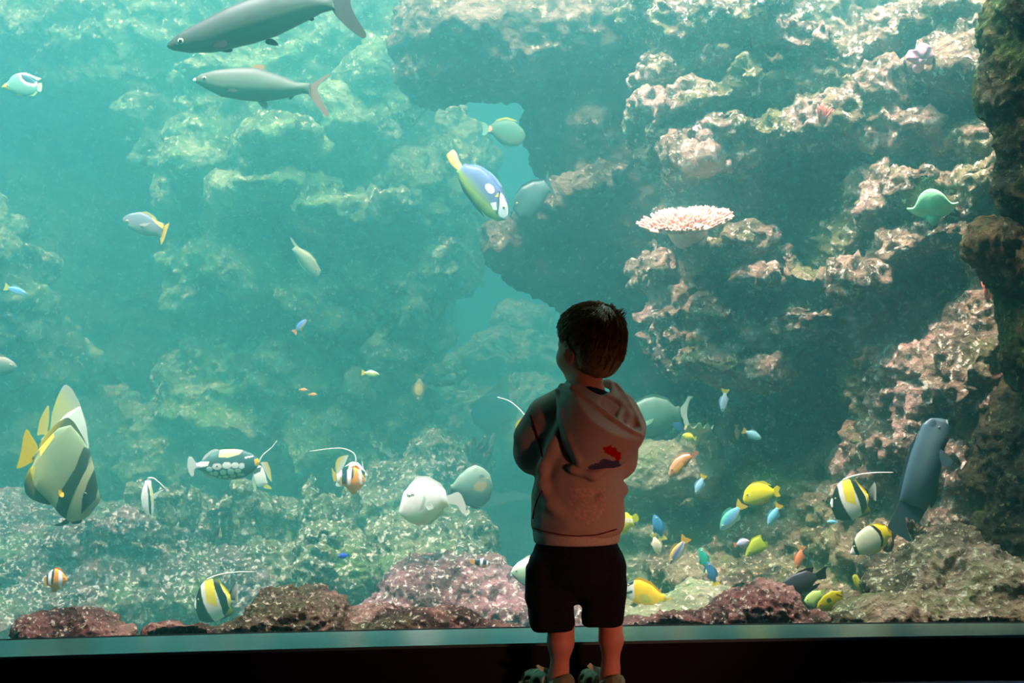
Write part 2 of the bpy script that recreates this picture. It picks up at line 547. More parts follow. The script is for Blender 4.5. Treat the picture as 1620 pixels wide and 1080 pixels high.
# ------------------------------------------------------------------ reef
def rock(name, mat, label, lumps, h=0.012, seed=0, amp=1.0, k=0.06, fine=1.0, cat='rock', chains=(), strata=1.0):
    """lumps: (px, py, distance, half width px, half height px, half depth m[, tilt degrees]) grown together into one rough body"""
    E = []
    for L in lumps:
        px, py, d, rx, ry, rd = L[:6]
        c = np.array(W(px, py, d)); s = d / F
        E.append((c, np.array([rx * s, rd, ry * s]), math.radians(L[6]) if len(L) > 6 else 0.0))
    C = [[(np.array(W(*p)), r * p[2] / F) for p, r in ch] for ch in chains]
    lo = np.min([c - r.max() if a else c - r for c, r, a in E] + [p - r for ch in C for p, r in ch], axis=0) - 0.06 * amp - 4 * h
    hi = np.max([c + r.max() if a else c + r for c, r, a in E] + [p + r for ch in C for p, r in ch], axis=0) + 0.06 * amp + 4 * h
    lo[2] = max(lo[2], -0.6); hi[2] = min(hi[2], 3.13)
    f = Field(lo, hi, h)
    for c, r, a in E:
        R = None
        if a:
            ca, sa = math.cos(a), math.sin(a)
            R = [(ca, 0, sa), (0, 1, 0), (-sa, 0, ca)]
        f.ellipsoid(c, r, k, R)
    for ch in C:
        f.chain(ch, k)
    v, q = f.mesh()
    n = normals(v, q)
    o = seed * 3.7
    w = v + 0.10 * np.stack([perlin(v * 2.2 + o + 5), perlin(v * 2.2 + o + 9), perlin(v * 2.2 + o + 13)], 1)
    d = 0.085 * fbm(w * 2.6 + o, 3)
    d += strata * 0.05 * perlin(w * np.array([2.0, 2.0, 6.5]) + o + 31)
    rg = 1 - np.abs(perlin(w * 5.5 + o + 3)) * 2
    d += 0.045 * (rg - 0.5)
    v2 = v + n * (d * amp)[:, None]
    n = normals(v2, q)
    rg = 1 - np.abs(perlin(v2 * 15 * fine + o)) * 2
    d2 = 0.026 * (rg - 0.5) + 0.018 * perlin(v2 * 30 * fine + o)
    pit = np.clip(perlin(v2 * 10 * fine + o + 50) * 3.0 - 0.75, 0, 1)
    d2 -= 0.035 * pit
    if h < 0.011:
        d2 += 0.010 * perlin(v2 * 58 * fine + o)
    v3 = v2 + n * (d2 * min(1.0, amp * 1.3) / fine ** 0.5)[:, None]
    near = v3[:, 1] - glass_y(v3[:, 0]) - 0.12        # eased away from the pane
    v3[:, 1] = np.where(near < 0, glass_y(v3[:, 0]) + 0.07 + 0.05 * np.exp(np.minimum(near, 0) / 0.05), v3[:, 1])
    base = v3.mean(0); base[2] = v3[:, 2].min()
    ob = new_mesh_object(name, v3 - base, q, mat)
    ob.location = base
    tag(ob, label, cat)
    return ob

# right-hand reef wall
rock('reef_cliff', M['reef_pink'], 'tall pink and cream reef wall with ledges filling the right half of the tank', [
    (1330, 150, 6.35, 330, 320, .55), (1450, 600, 6.3, 260, 330, .6), (1290, 420, 6.45, 260, 190, .45), (1180, 60, 6.3, 180, 160, .45), (1600, 300, 6.1, 220, 500, .75), (1120, 330, 6.4, 110, 160, .35),
    (1250, 222, 5.6, 75, 30, .26), (1330, 205, 5.55, 80, 36, .26), (1430, 208, 5.5, 70, 28, .28), (1520, 238, 5.4, 60, 32, .3),
    (1240, 142, 5.75, 70, 34, .26), (1310, 112, 5.7, 60, 40, .24, 25), (1400, 62, 5.6, 60, 26, .22, 25),
    (1480, 28, 5.5, 80, 28, .25), (1540, 58, 5.4, 50, 30, .25), (1560, 130, 5.4, 40, 40, .25),
    (1040, 30, 5.95, 38, 60, .3), (1045, 118, 5.9, 35, 28, .3), (1030, 192, 5.85, 22, 35, .25), (1052, 242, 5.85, 32, 22, .25), (1105, 40, 5.85, 60, 50, .3), (1125, 95, 5.85, 50, 26, .25),
    (1190, 28, 5.65, 45, 34, .26), (1090, 280, 6.0, 40, 50, .25, 40), (1120, 650, 7.0, 130, 130, .4), (1250, 660, 6.9, 140, 150, .4),
    (1425, 298, 5.3, 58, 34, .3), (1372, 328, 5.4, 40, 30, .25, 35), (1545, 298, 5.2, 62, 38, .3), (1320, 390, 5.6, 40, 22, .25, 45),
    (1035, 430, 5.8, 36, 28, .22, 20), (1058, 490, 5.8, 38, 45, .25), (1080, 545, 5.75, 45, 42, .25), (1125, 572, 5.65, 60, 26, .25), (1190, 592, 5.6, 45, 18, .2),
    (1195, 310, 5.75, 14, 50, .12, -20), (1245, 430, 5.55, 26, 45, .16), (1150, 470, 5.9, 80, 80, .3),
    (1270, 500, 5.65, 140, 55, .35, 12), (1400, 490, 5.55, 110, 70, .32), (1500, 430, 5.45, 90, 60, .3, 30), (1560, 500, 5.2, 60, 80, .35),
    (1375, 610, 5.35, 45, 45, .28), (1450, 595, 5.3, 95, 65, .38), (1520, 600, 5.2, 80, 110, .4), (1425, 680, 5.35, 75, 70, .33), (1368, 700, 5.35, 26, 55, .2), (1370, 740, 5.35, 28, 40, .18),
    (1110, 165, 5.75, 55, 26, .24), (1155, 225, 5.65, 46, 34, .24), (1105, 255, 5.7, 44, 22, .22), (1180, 135, 5.65, 34, 30, .22), (1285, 60, 5.55, 36, 26, .24), (1230, 55, 5.6, 30, 30, .2),
    (1490, 125, 5.35, 50, 22, .22, -18), (1370, 140, 5.5, 34, 22, .2), (1180, 380, 5.6, 46, 30, .24), (1130, 400, 5.65, 40, 26, .22), (1210, 440, 5.5, 54, 24, .24), (1335, 440, 5.35, 56, 30, .28),
    (1420, 395, 5.25, 54, 26, .24, 25), (1480, 372, 5.15, 50, 22, .2), (1550, 392, 5.05, 40, 34, .2), (1120, 500, 5.6, 40, 24, .22), (1500, 330, 5.2, 30, 30, .2),
    (1440, 770, 5.5, 80, 70, .3), (1500, 730, 5.2, 60, 90, .3),
], h=0.0085, seed=1, amp=1.0, k=0.05)

rock('near_rock', M['rock_shade'], 'shade-coloured mossy rock column close to the window at the edge of the view', [
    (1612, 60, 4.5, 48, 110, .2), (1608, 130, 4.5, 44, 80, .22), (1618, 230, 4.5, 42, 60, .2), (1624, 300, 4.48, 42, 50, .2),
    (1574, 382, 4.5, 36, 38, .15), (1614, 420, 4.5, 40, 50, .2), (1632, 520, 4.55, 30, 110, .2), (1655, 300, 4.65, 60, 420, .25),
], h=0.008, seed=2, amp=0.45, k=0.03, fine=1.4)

rock('hanging_rock', M['reef_brown'], 'rounded brown boulder hanging in the haze below the top edge, pale on its lit shoulder', [
    (690, 55, 6.5, 68, 85, .4), (760, 70, 6.5, 110, 88, .5), (860, 70, 6.6, 130, 100, .5), (950, 60, 6.6, 100, 115, .5), (690, 120, 6.5, 50, 40, .3),
], h=0.015, seed=3, amp=0.65, k=0.1, fine=0.9)
rock('jutting_rock', M['reef_brown'], 'brown hazy rock mass with a slanting lit ridge, jutting out above the boy', [
    (935, 215, 6.7, 90, 110, .45), (880, 190, 6.7, 40, 60, .3), (925, 305, 6.35, 90, 32, .3, 28), (868, 340, 6.35, 40, 32, .25), (800, 395, 6.5, 36, 42, .3),
    (865, 425, 6.6, 66, 40, .3), (955, 410, 6.6, 85, 75, .4), (960, 470, 6.7, 70, 40, .3), (1000, 330, 6.6, 60, 160, .4), (1020, 480, 6.8, 60, 90, .4), (1030, 590, 6.8, 60, 40, .35),
    (1060, 560, 6.8, 50, 60, .3),
], h=0.015, seed=4, amp=0.6, k=0.08, fine=0.9)

rock('reef_slope', M['reef_far'], 'broad greenish reef slope with dark hollows filling the left side behind the silver fish', [
    (150, 380, 9.6, 260, 460, .4), (450, 300, 9.4, 220, 420, .4), (620, 420, 9.3, 90, 300, .35),
    (300, 50, 8.6, 260, 110, .5), (60, 40, 9.0, 170, 110, .6), (190, 110, 8.7, 120, 60, .45), (240, 200, 8.4, 40, 80, .35, 20), (280, 300, 8.3, 40, 60, .3),
    (560, 50, 8.1, 90, 80, .45), (600, 120, 8.0, 62, 70, .45), (630, 170, 7.95, 40, 30, .3), (560, 195, 7.9, 70, 50, .4), (470, 130, 8.2, 110, 100, .45), (390, 180, 8.2, 100, 100, .45),
    (450, 222, 7.5, 60, 20, .32), (330, 112, 7.8, 60, 22, .3), (330, 220, 8.0, 60, 80, .35), (430, 296, 7.6, 80, 28, .36), (530, 330, 7.55, 80, 22, .36), (620, 326, 7.6, 60, 20, .36),
    (650, 300, 8.1, 50, 60, .3), (690, 240, 8.3, 24, 40, .3, 30), (720, 300, 8.4, 40, 70, .3),
    (420, 420, 8.2, 120, 120, .45), (330, 420, 8.4, 60, 120, .4), (540, 480, 8.0, 80, 70, .4), (575, 425, 7.75, 30, 32, .26), (620, 450, 7.7, 46, 30, .3), (690, 430, 7.7, 34, 36, .26), (655, 490, 7.75, 34, 44, .28),
    (610, 530, 7.8, 18, 45, .2), (662, 560, 7.8, 10, 70, .13), (500, 580, 8.3, 120, 90, .45), (400, 640, 8.5, 140, 140, .5), (590, 622, 8.0, 42, 32, .3), (640, 660, 8.0, 40, 50, .3),
    (560, 700, 8.2, 120, 80, .4), (300, 740, 8.6, 160, 90, .5),
], h=0.0165, seed=5, amp=1.15, k=0.07, fine=0.75, strata=1.5)
rock('coral_arch', M['reef_far'], 'small pale arch of rock sticking out in the haze behind the brown oval fish', [], chains=[
    [((662, 560, 7.7), 9), ((672, 580, 7.7), 9), ((700, 585, 7.65), 8), ((725, 578, 7.6), 9), ((732, 592, 7.6), 8), ((722, 605, 7.6), 6), ((690, 608, 7.7), 7), ((676, 590, 7.7), 7)]],
    h=0.010, seed=6, amp=0.2, k=0.02)
rock('reef_ledge', M['reef_far'], 'lumpy pale reef ledges half lost in haze along the far left edge', [
    (15, 420, 7.8, 60, 40, .4), (30, 470, 7.8, 50, 30, .35), (25, 520, 7.9, 60, 40, .4), (70, 560, 8.2, 70, 70, .4), (20, 640, 8.3, 90, 80, .4), (-20, 360, 8.0, 50, 50, .4), (110, 700, 8.6, 120, 90, .4),
], h=0.016, seed=7, amp=1.0, k=0.07, fine=0.8, strata=1.5)
rock('distant_rock', M['reef_far'], 'faint pale green rock heap far off in the bright gap left of the boy', [
    (830, 515, 11.0, 44, 34, .35), (800, 560, 10.8, 70, 40, .4), (870, 570, 10.9, 50, 50, .4), (760, 600, 11.0, 60, 50, .4), (830, 680, 10.6, 110, 90, .5), (740, 700, 10.7, 80, 60, .4), (700, 640, 11.0, 60, 60, .4),
], h=0.02, seed=8, amp=1.0, k=0.08, fine=0.7)
rock('knobbly_rock', M['reef_far'], 'pale knobbly rock spur standing beside the blue and yellow tailed fish in the bright gap', [
    (712, 215, 9.0, 14, 40, .2), (733, 195, 9.0, 8, 26, .12), (745, 250, 9.0, 40, 60, .3), (760, 340, 9.2, 40, 70, .3), (725, 400, 9.2, 40, 60, .3),
], h=0.015, seed=9, amp=0.7, k=0.05, fine=0.8)

# the bottom, left to right
rock('rubble_mound', M['reef_mauve'], 'large speckled rubble mound with an arched crest at the lower left', [
    (30, 830, 7.38, 90, 50, .4), (40, 900, 6.88, 130, 70, .45), (200, 885, 6.6, 84, 40, .3, 8), (130, 890, 6.75, 60, 40, .25, 30), (260, 890, 6.69, 90, 38, .3), (170, 940, 6.38, 150, 50, .35), (330, 930, 6.50, 120, 60, .4), (30, 970, 6.12, 100, 40, .3),
    (60, 1060, 6.4, 200, 120, .5), (280, 1040, 6.5, 160, 110, .5),
], h=0.010, seed=10, amp=0.7, k=0.05, fine=1.2, chains=[[((80, 885, 6.3), 12), ((112, 856, 6.25), 13), ((150, 836, 6.25), 12), ((195, 832, 6.3), 13), ((245, 848, 6.35), 12), ((290, 862, 6.4), 14)]])
rock('low_reef', M['reef_green'], 'row of low encrusted rocks under the spotted black and white fish', [
    (190, 808, 7.44, 50, 24, .25), (250, 816, 7.44, 50, 32, .28), (310, 822, 7.32, 30, 34, .2), (375, 824, 7.20, 14, 38, .12), (350, 846, 7.26, 40, 30, .2), (405, 846, 7.14, 45, 36, .26), (450, 846, 7.08, 40, 46, .26),
    (300, 850, 7.20, 160, 34, .3), (130, 816, 7.69, 50, 20, .25), (440, 890, 6.71, 110, 50, .35), (60, 816, 7.81, 60, 26, .3),
    (330, 930, 7.2, 200, 90, .4), (150, 870, 7.5, 140, 60, .3), (480, 980, 6.8, 120, 90, .4),
], h=0.011, seed=11, amp=0.75, k=0.05, fine=1.2)
rnd_c = random.Random(3)
COLS = []
for x, y0, w in ((205, 775, 12), (225, 772, 9), (262, 780, 14), (286, 776, 8), (306, 784, 12), (335, 800, 10), (358, 792, 9), (382, 770, 9), (392, 790, 8), (418, 802, 12), (440, 806, 9), (462, 812, 12), (330, 832, 12), (395, 838, 12), (430, 845, 10), (455, 858, 12), (350, 856, 12)):
    d = 6.7 + rnd_c.uniform(-.15, .15)
    COLS.append((x, y0 + 24, d, w * .8, 36, .07, rnd_c.uniform(-12, 12)))
    COLS.append((x + rnd_c.uniform(-4, 4), y0 + 4, d - .03, w * .9, 7, .08))
rock('coral_stalks', M['reef_green'], 'thicket of knobbly encrusted stalks standing up from the low rocks', COLS, h=0.0095, seed=31, amp=0.45, k=0.02, fine=1.6)
rock('coral_stump', M['reef_green'], 'upright encrusted rock stumps below the black banded orange fish', [
    (492, 800, 6.61, 12, 52, .1), (520, 825, 6.55, 24, 50, .14), (553, 815, 6.55, 22, 50, .15), (532, 870, 6.38, 62, 44, .2), (512, 850, 6.20, 20, 16, .08), (505, 900, 6.08, 34, 34, .14), (570, 900, 6.20, 60, 46, .25),
    (530, 970, 6.3, 80, 90, .3),
], h=0.0085, seed=12, amp=0.5, k=0.02, fine=1.4, chains=[[((490, 858, 6.0), 4), ((498, 842, 5.98), 4), ((512, 836, 5.97), 4), ((527, 840, 5.98), 4), ((533, 856, 6.0), 4)]])
rock('mossy_rock', M['reef_green'], 'rounded mossy rock standing in the haze above the white fish', [
    (684, 708, 7.49, 36, 34, .24), (690, 745, 7.49, 58, 40, .3), (735, 740, 7.60, 40, 36, .25), (640, 770, 7.25, 60, 40, .3), (600, 800, 7.14, 40, 40, .25),
    (670, 860, 7.2, 90, 80, .3),
], h=0.012, seed=13, amp=0.6, k=0.05)
rock('rock_slab', M['reef_green'], 'slanting slab of rock leaning against the rounded mossy rock', [
    (628, 728, 7.55, 52, 11, .14, -38), (600, 745, 7.60, 18, 30, .15),
], h=0.011, seed=14, amp=0.4, k=0.03)
rock('algae_block', M['reef_green'], 'square green algae covered block below the white fish', [
    (690, 838, 6.38, 82, 42, .32), (720, 870, 6.26, 58, 44, .3), (640, 860, 6.32, 56, 40, .28), (680, 905, 6.15, 100, 40, .3), (612, 840, 6.38, 28, 26, .2),
    (690, 990, 6.2, 120, 90, .4),
], h=0.0095, seed=15, amp=0.65, k=0.05, fine=1.3)
rock('pink_rock', M['boulder_pink'], 'pink crusted boulder with round hollows and a bright white band along its foot', [
    (690, 928, 5.18, 76, 34, .26), (655, 955, 5.13, 56, 30, .2), (760, 925, 5.24, 56, 32, .26), (790, 955, 5.18, 70, 34, .26), (700, 965, 5.08, 120, 26, .22), (840, 965, 5.13, 70, 40, .24), (900, 980, 5.08, 80, 26, .2),
    (730, 1080, 5.2, 160, 110, .3), (880, 1080, 5.1, 120, 100, .3),
], h=0.008, seed=16, amp=0.5, k=0.04, fine=1.4)
rock('foreground_boulder', M['boulder_maroon'], 'domed maroon boulder against the window, the larger one, left of the boy', [
    (470, 968, 4.36, 80, 38, .18), (425, 985, 4.34, 50, 24, .15), (515, 975, 4.36, 44, 36, .16),
    (470, 1090, 4.42, 90, 110, .18),
], h=0.006, seed=17, amp=0.52, k=0.03, fine=1.8)
rock('foreground_boulder', M['boulder_maroon'], 'domed maroon boulder against the window below the lone orange and white fish', [
    (122, 985, 4.26, 66, 26, .14), (100, 998, 4.22, 70, 14, .12), (170, 1000, 4.24, 50, 12, .1),
    (122, 1090, 4.3, 80, 100, .16),
], h=0.006, seed=18, amp=0.5, k=0.03, fine=1.8)
rock('foreground_rubble', M['boulder_maroon'], 'low strip of maroon rubble along the foot of the window beside the larger domed boulder', [
    (640, 988, 4.34, 100, 20, .14), (700, 984, 4.36, 60, 18, .12), (560, 996, 4.3, 60, 12, .1), (760, 996, 4.34, 70, 10, .1), (310, 1002, 4.24, 90, 8, .08),
    (640, 1080, 4.42, 120, 100, .16), (310, 1090, 4.32, 90, 90, .14),
], h=0.006, seed=19, amp=0.45, k=0.03, fine=1.8)
rock('foreground_boulder', M['boulder_maroon'], 'brown crusted boulder against the window right of the boy, partly hiding the dark fish', [
    (1200, 958, 4.5, 80, 34, .18), (1150, 972, 4.46, 60, 22, .15), (1260, 975, 4.44, 54, 18, .13), (1080, 982, 4.44, 60, 12, .1), (1010, 984, 4.42, 50, 10, .1),
    (1190, 1080, 4.55, 140, 110, .2), (1040, 1080, 4.5, 70, 100, .15),
], h=0.006, seed=20, amp=0.5, k=0.03, fine=1.8)
rock('pale_rock', M['sand'], 'pale sandy hump behind the yellow white-faced fish', [
    (1110, 945, 5.0, 40, 24, .2), (1070, 965, 4.9, 60, 22, .2), (1020, 975, 4.85, 60, 18, .18),
    (1090, 1080, 5.0, 100, 110, .25),
], h=0.009, seed=21, amp=0.35, k=0.04, fine=1.4)
rock('rock_log', M['sand'], 'pale trunk-shaped rock lying level just right of the boy', [
    (1105, 698, 5.75, 22, 24, .1), (1115, 740, 5.75, 26, 60, .14), (1040, 830, 6.0, 110, 40, .3),
    (1050, 900, 6.0, 110, 90, .3),
], h=0.010, seed=22, amp=0.3, k=0.06, chains=[[((930, 760, 5.95), 46), ((1000, 752, 5.85), 48), ((1060, 752, 5.8), 42), ((1110, 730, 5.75), 36)]])
rock('rubble_slope', M['reef_tan'], 'dim rubble slope under the cave behind the small yellow fish', [
    (1180, 770, 6.0, 80, 60, .3), (1290, 722, 5.75, 56, 16, .18, 28), (1250, 775, 5.75, 80, 40, .3), (1150, 850, 5.9, 70, 60, .3), (1240, 860, 5.7, 80, 60, .32), (1330, 860, 5.45, 60, 40, .25), (1400, 850, 5.3, 40, 44, .22), (1300, 800, 5.6, 70, 40, .25),
    (1090, 900, 5.6, 70, 40, .3), (1420, 900, 5.1, 50, 40, .2), (1180, 910, 5.3, 90, 30, .25), (1240, 700, 6.7, 140, 160, .3),
    (1200, 960, 5.9, 180, 90, .4), (1350, 970, 5.4, 100, 90, .3),
], h=0.011, seed=23, amp=0.8, k=0.05, fine=1.1)
rock('shadowed_boulder', M['rock_shade'], 'big mossy boulder with shadow put into its dark colour at the lower right edge', [
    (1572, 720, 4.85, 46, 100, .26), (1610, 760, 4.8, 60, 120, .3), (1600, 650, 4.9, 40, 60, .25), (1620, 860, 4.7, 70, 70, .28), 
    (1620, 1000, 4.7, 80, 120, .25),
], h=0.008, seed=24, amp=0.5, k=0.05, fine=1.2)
rock('foreground_rock', M['reef_tan'], 'broad tan rock shelf with ragged ridges in the lower right corner', [
    (1490, 880, 4.75, 70, 44, .24), (1540, 905, 4.65, 80, 34, .22), (1600, 920, 4.55, 60, 40, .2), (1445, 925, 4.6, 44, 30, .16), (1395, 932, 4.6, 26, 24, .12), (1530, 930, 4.5, 40, 16, .12),
    (1500, 965, 4.42, 140, 22, .16), (1380, 972, 4.42, 70, 14, .12), (1600, 965, 4.42, 60, 24, .14), (1320, 990, 4.4, 60, 6, .08),
    (1500, 1080, 4.5, 180, 120, .22),
], h=0.0075, seed=25, amp=0.45, k=0.03, fine=1.4)

rock('lit_rim', M['reef_pink'], 'paler pink rock added as a lit rim between the big grey fish and the shadowed boulder', [  # the boulder's sunlit edge, made as a rock in paler colours
    (1512, 720, 5.06, 22, 50, .14), (1520, 780, 5.04, 26, 50, .14), (1530, 660, 5.06, 24, 36, .14, 30), (1500, 810, 5.06, 24, 40, .14),
], h=0.0085, seed=33, amp=0.5, k=0.04, fine=1.3)

# corals
from mathutils.bvhtree import BVHTree
def reef_depth(px, py, names=('reef_cliff',)):
    best = 99.0
    o = Vector((0, 0, CAMZ)); dr = (W(px, py, 1.0) - o)
    for n in names:
        ob = bpy.data.objects[n]
        if n not in _bvh:
            me = ob.data
            co = np.empty(len(me.vertices) * 3, np.float32); me.vertices.foreach_get('co', co)
            co = co.reshape(-1, 3) + np.array(ob.location)
            _bvh[n] = BVHTree.FromPolygons([tuple(c) for c in co.tolist()], [tuple(p.vertices) for p in me.polygons])
        h = _bvh[n].ray_cast(o, dr.normalized())
        if h[0] is not None: best = min(best, h[0].y)
    return best
_bvh = {}
def table_coral():
    c = W(1085, 352, min(reef_depth(x, y) for x in range(1015, 1160, 12) for y in (340, 352, 366)) - .10)
    T = Matrix.Rotation(math.radians(24), 3, 'X') @ Matrix.Rotation(math.radians(-6), 3, 'Y')
    T = np.array(T)
    f = Field((-.24, -.24, -.26), (.24, .5, .12), 0.007)
    f.ellipsoid((0, 0, 0), (.165, .11, .020), 0.01)
    f.cone((.02, .03, -.015), (.03, .24, -.12), .05, .07, .03)
    f.cone((.03, .24, -.12), (.03, .36, -.14), .07, .08, .03)
    v, q = f.mesh()
    rnd = random.Random(4)
    parts = [(v, q)]
    for i in range(420):
        a = rnd.uniform(0, 2 * math.pi); r = math.sqrt(rnd.random())
        p = Vector((.165 * r * math.cos(a), .11 * r * math.sin(a), .018 * math.sqrt(max(0, 1 - r * r))))
        out = Vector((math.cos(a) * r * .8, math.sin(a) * r * .8, 1.0 - .5 * r)).normalized()
        h = rnd.uniform(.014, .028)
        parts.append(sweep([p - out * .008, p + out * h * .6, p + out * h], [.0055, .005, .003], 6))
    vs, fs = merge(parts)
    o = new_mesh_object('table_coral', np.array(vs) @ T.T, fs, M['coral_pink'])
    o.location = c
    tag(o, 'flat table coral covered in pale pink stubby branch tips, jutting from the reef face', 'coral')
M['coral_pink'] = simple('coral_pink', (215, 165, 150), 0.9, 0.1, 0.25, 30, 0.4)
M['coral_green'] = simple('coral_green', (150, 215, 165), 0.9, 0.1, 0.15, 30, 0.4)
M['coral_rose'] = simple('coral_rose', (215, 150, 165), 0.9, 0.1, 0.2, 30, 0.4)
M['coral_pale'] = simple('coral_pale', (190, 190, 150), 0.9, 0.1, 0.2, 30, 0.4)
table_coral()

def frilled_coral(name, c, r, mat, label, waves=7, seed=0, tilt=0.4, stem=True):
    """a wavy-edged cup on a short stalk"""
    rnd = random.Random(seed)
    nr, na = 10, 56
    vs, fs = [], []
    ph = rnd.uniform(0, 6)
    for side in (0, 1):
        for i in range(nr + 1):
            t = i / nr
            for j in range(na):
                a = 2 * math.pi * j / na
                rr = r * t * (1 + .14 * math.sin(3 * a + ph))
                z = r * (.5 * t * t + .20 * t ** 3 * math.sin(waves * a + ph)) - side * r * .07
                x, y = rr * math.cos(a), rr * math.sin(a) * .8
                vs.append((x, y * math.cos(tilt) + z * math.sin(tilt), z * math.cos(tilt) - y * math.sin(tilt)))
    o2 = (nr + 1) * na
    for i in range(nr):
        for j in range(na):
            k = (j + 1) % na
            q = (i * na + j, (i + 1) * na + j, (i + 1) * na + k, i * na + k)
            fs.append(q); fs.append(tuple(o2 + x for x in q[::-1]))
    for j in range(na):
        k = (j + 1) % na
        fs.append((nr * na + j, o2 + nr * na + j, o2 + nr * na + k, nr * na + k))
    if stem:
        vs, fs = merge([(vs, fs), sweep([(0, 0, 0.0), (0, r * .5, -r * .3), (0, r * 1.3, -r * .5)], [r * .3, r * .26, r * .4], 10)])
    o = new_mesh_object(name, vs, fs, mat)
    o.location = c
    return tag(o, label, 'coral')
frilled_coral('leaf_coral', W(1478, 340, reef_depth(1478, 345) - .10), .085, M['coral_green'], 'pale green leafy coral on the reef face between two bright bulges', 3, 1, 0.5)
frilled_coral('flower_coral', W(1460, 92, reef_depth(1460, 92) - .09), .05, M['coral_rose'], 'rose pink frilled coral high on the reef face', 6, 2, 0.9)
frilled_coral('cup_coral', W(1104, 686, 5.55), .055, M['coral_pale'], 'pale yellowish frilled coral on the end of the trunk-shaped rock', 8, 3, 0.2)
def finger_coral(name, base, label, mat, n, hgt, seed, spread=.6):
    rnd = random.Random(seed)
    parts = []
    for i in range(n):
        a = rnd.uniform(0, 6.28); s = rnd.uniform(.1, spread)
        d = Vector((math.cos(a) * s, math.sin(a) * s, 1)).normalized()
        h = hgt * rnd.uniform(.6, 1)
        side = Vector((rnd.uniform(-1, 1), rnd.uniform(-1, 1), .4)) * h * .25
        p0 = Vector((math.cos(a), math.sin(a), 0)) * hgt * .12
        r = hgt * .07
        parts.append(sweep([p0 - d * h * .1, p0 + d * h * .5, p0 + d * h * .8 + side * .3, p0 + d * h + side * .5], [r * 1.3, r, r * .9, r * .4], 8))
        parts.append(sweep([p0 + d * h * .5, p0 + d * h * .65 + side, p0 + d * h * .8 + side * 1.6], [r, r * .8, r * .35], 8))
    v, f = merge(parts)
    o = new_mesh_object(name, v, f, mat)
    o.location = base
    return tag(o, label, 'coral')
M['coral_red'] = simple('coral_red', (205, 110, 95), 0.9, 0.1, 0.2, 40, 0.4)
finger_coral('branching_coral', W(1300, 192, reef_depth(1300, 192) - .02), 'small tuft of reddish pink branching coral on the upper reef face', M['coral_red'], 7, .07, 5)
finger_coral('branching_coral', W(1562, 470, reef_depth(1562, 470) - .02), 'small tuft of reddish branching coral below the near mossy bulge', M['coral_red'], 7, .07, 6)
finger_coral('branching_coral', W(1405, 868, 4.85), 'pale spiky branching coral standing under the grey fish tail', M['reef_tan'], 8, .09, 7)
finger_coral('branching_coral', W(1455, 862, 4.72), 'pale yellow branching coral just right of the grey fish tail', M['reef_tan'], 8, .10, 8)
finger_coral('branching_coral', W(760, 735, 7.2), 'dark bushy branching coral behind the grey oval fish', M['reef_brown'], 14, .17, 9, .9)
# ------------------------------------------------------------------ fish
def inside(poly, p):
    poly = np.asarray(poly, float)
    x, y = p[:, 0], p[:, 1]
    r = np.zeros(len(p), bool)
    j = len(poly) - 1
    for i in range(len(poly)):
        xi, yi = poly[i]; xj, yj = poly[j]
        c = ((yi > y) != (yj > y)) & (x < (xj - xi) * (y - yi) / ((yj - yi) if yj != yi else 1e-9) + xi)
        r ^= c
        j = i
    return r

def ell(cx, cy, rx, ry, ang=0, n=20):
    ca, sa = math.cos(math.radians(ang)), math.sin(math.radians(ang))
    return [(cx + rx * math.cos(t) * ca - ry * math.sin(t) * sa, cy + rx * math.cos(t) * sa + ry * math.sin(t) * ca) for t in np.linspace(0, 2 * math.pi, n, endpoint=False)]

def paint(px, base, patches):
    c = np.tile(lin(base), (len(px), 1))
    for col, poly in patches:
        c[inside(poly, px)] = lin(col)
    return c

def smooth_line(v, n):
    for _ in range(n):
        w = v.copy()
        w[1:-1] = (v[:-2] + 2 * v[1:-1] + v[2:]) / 4
        v = w
    return v

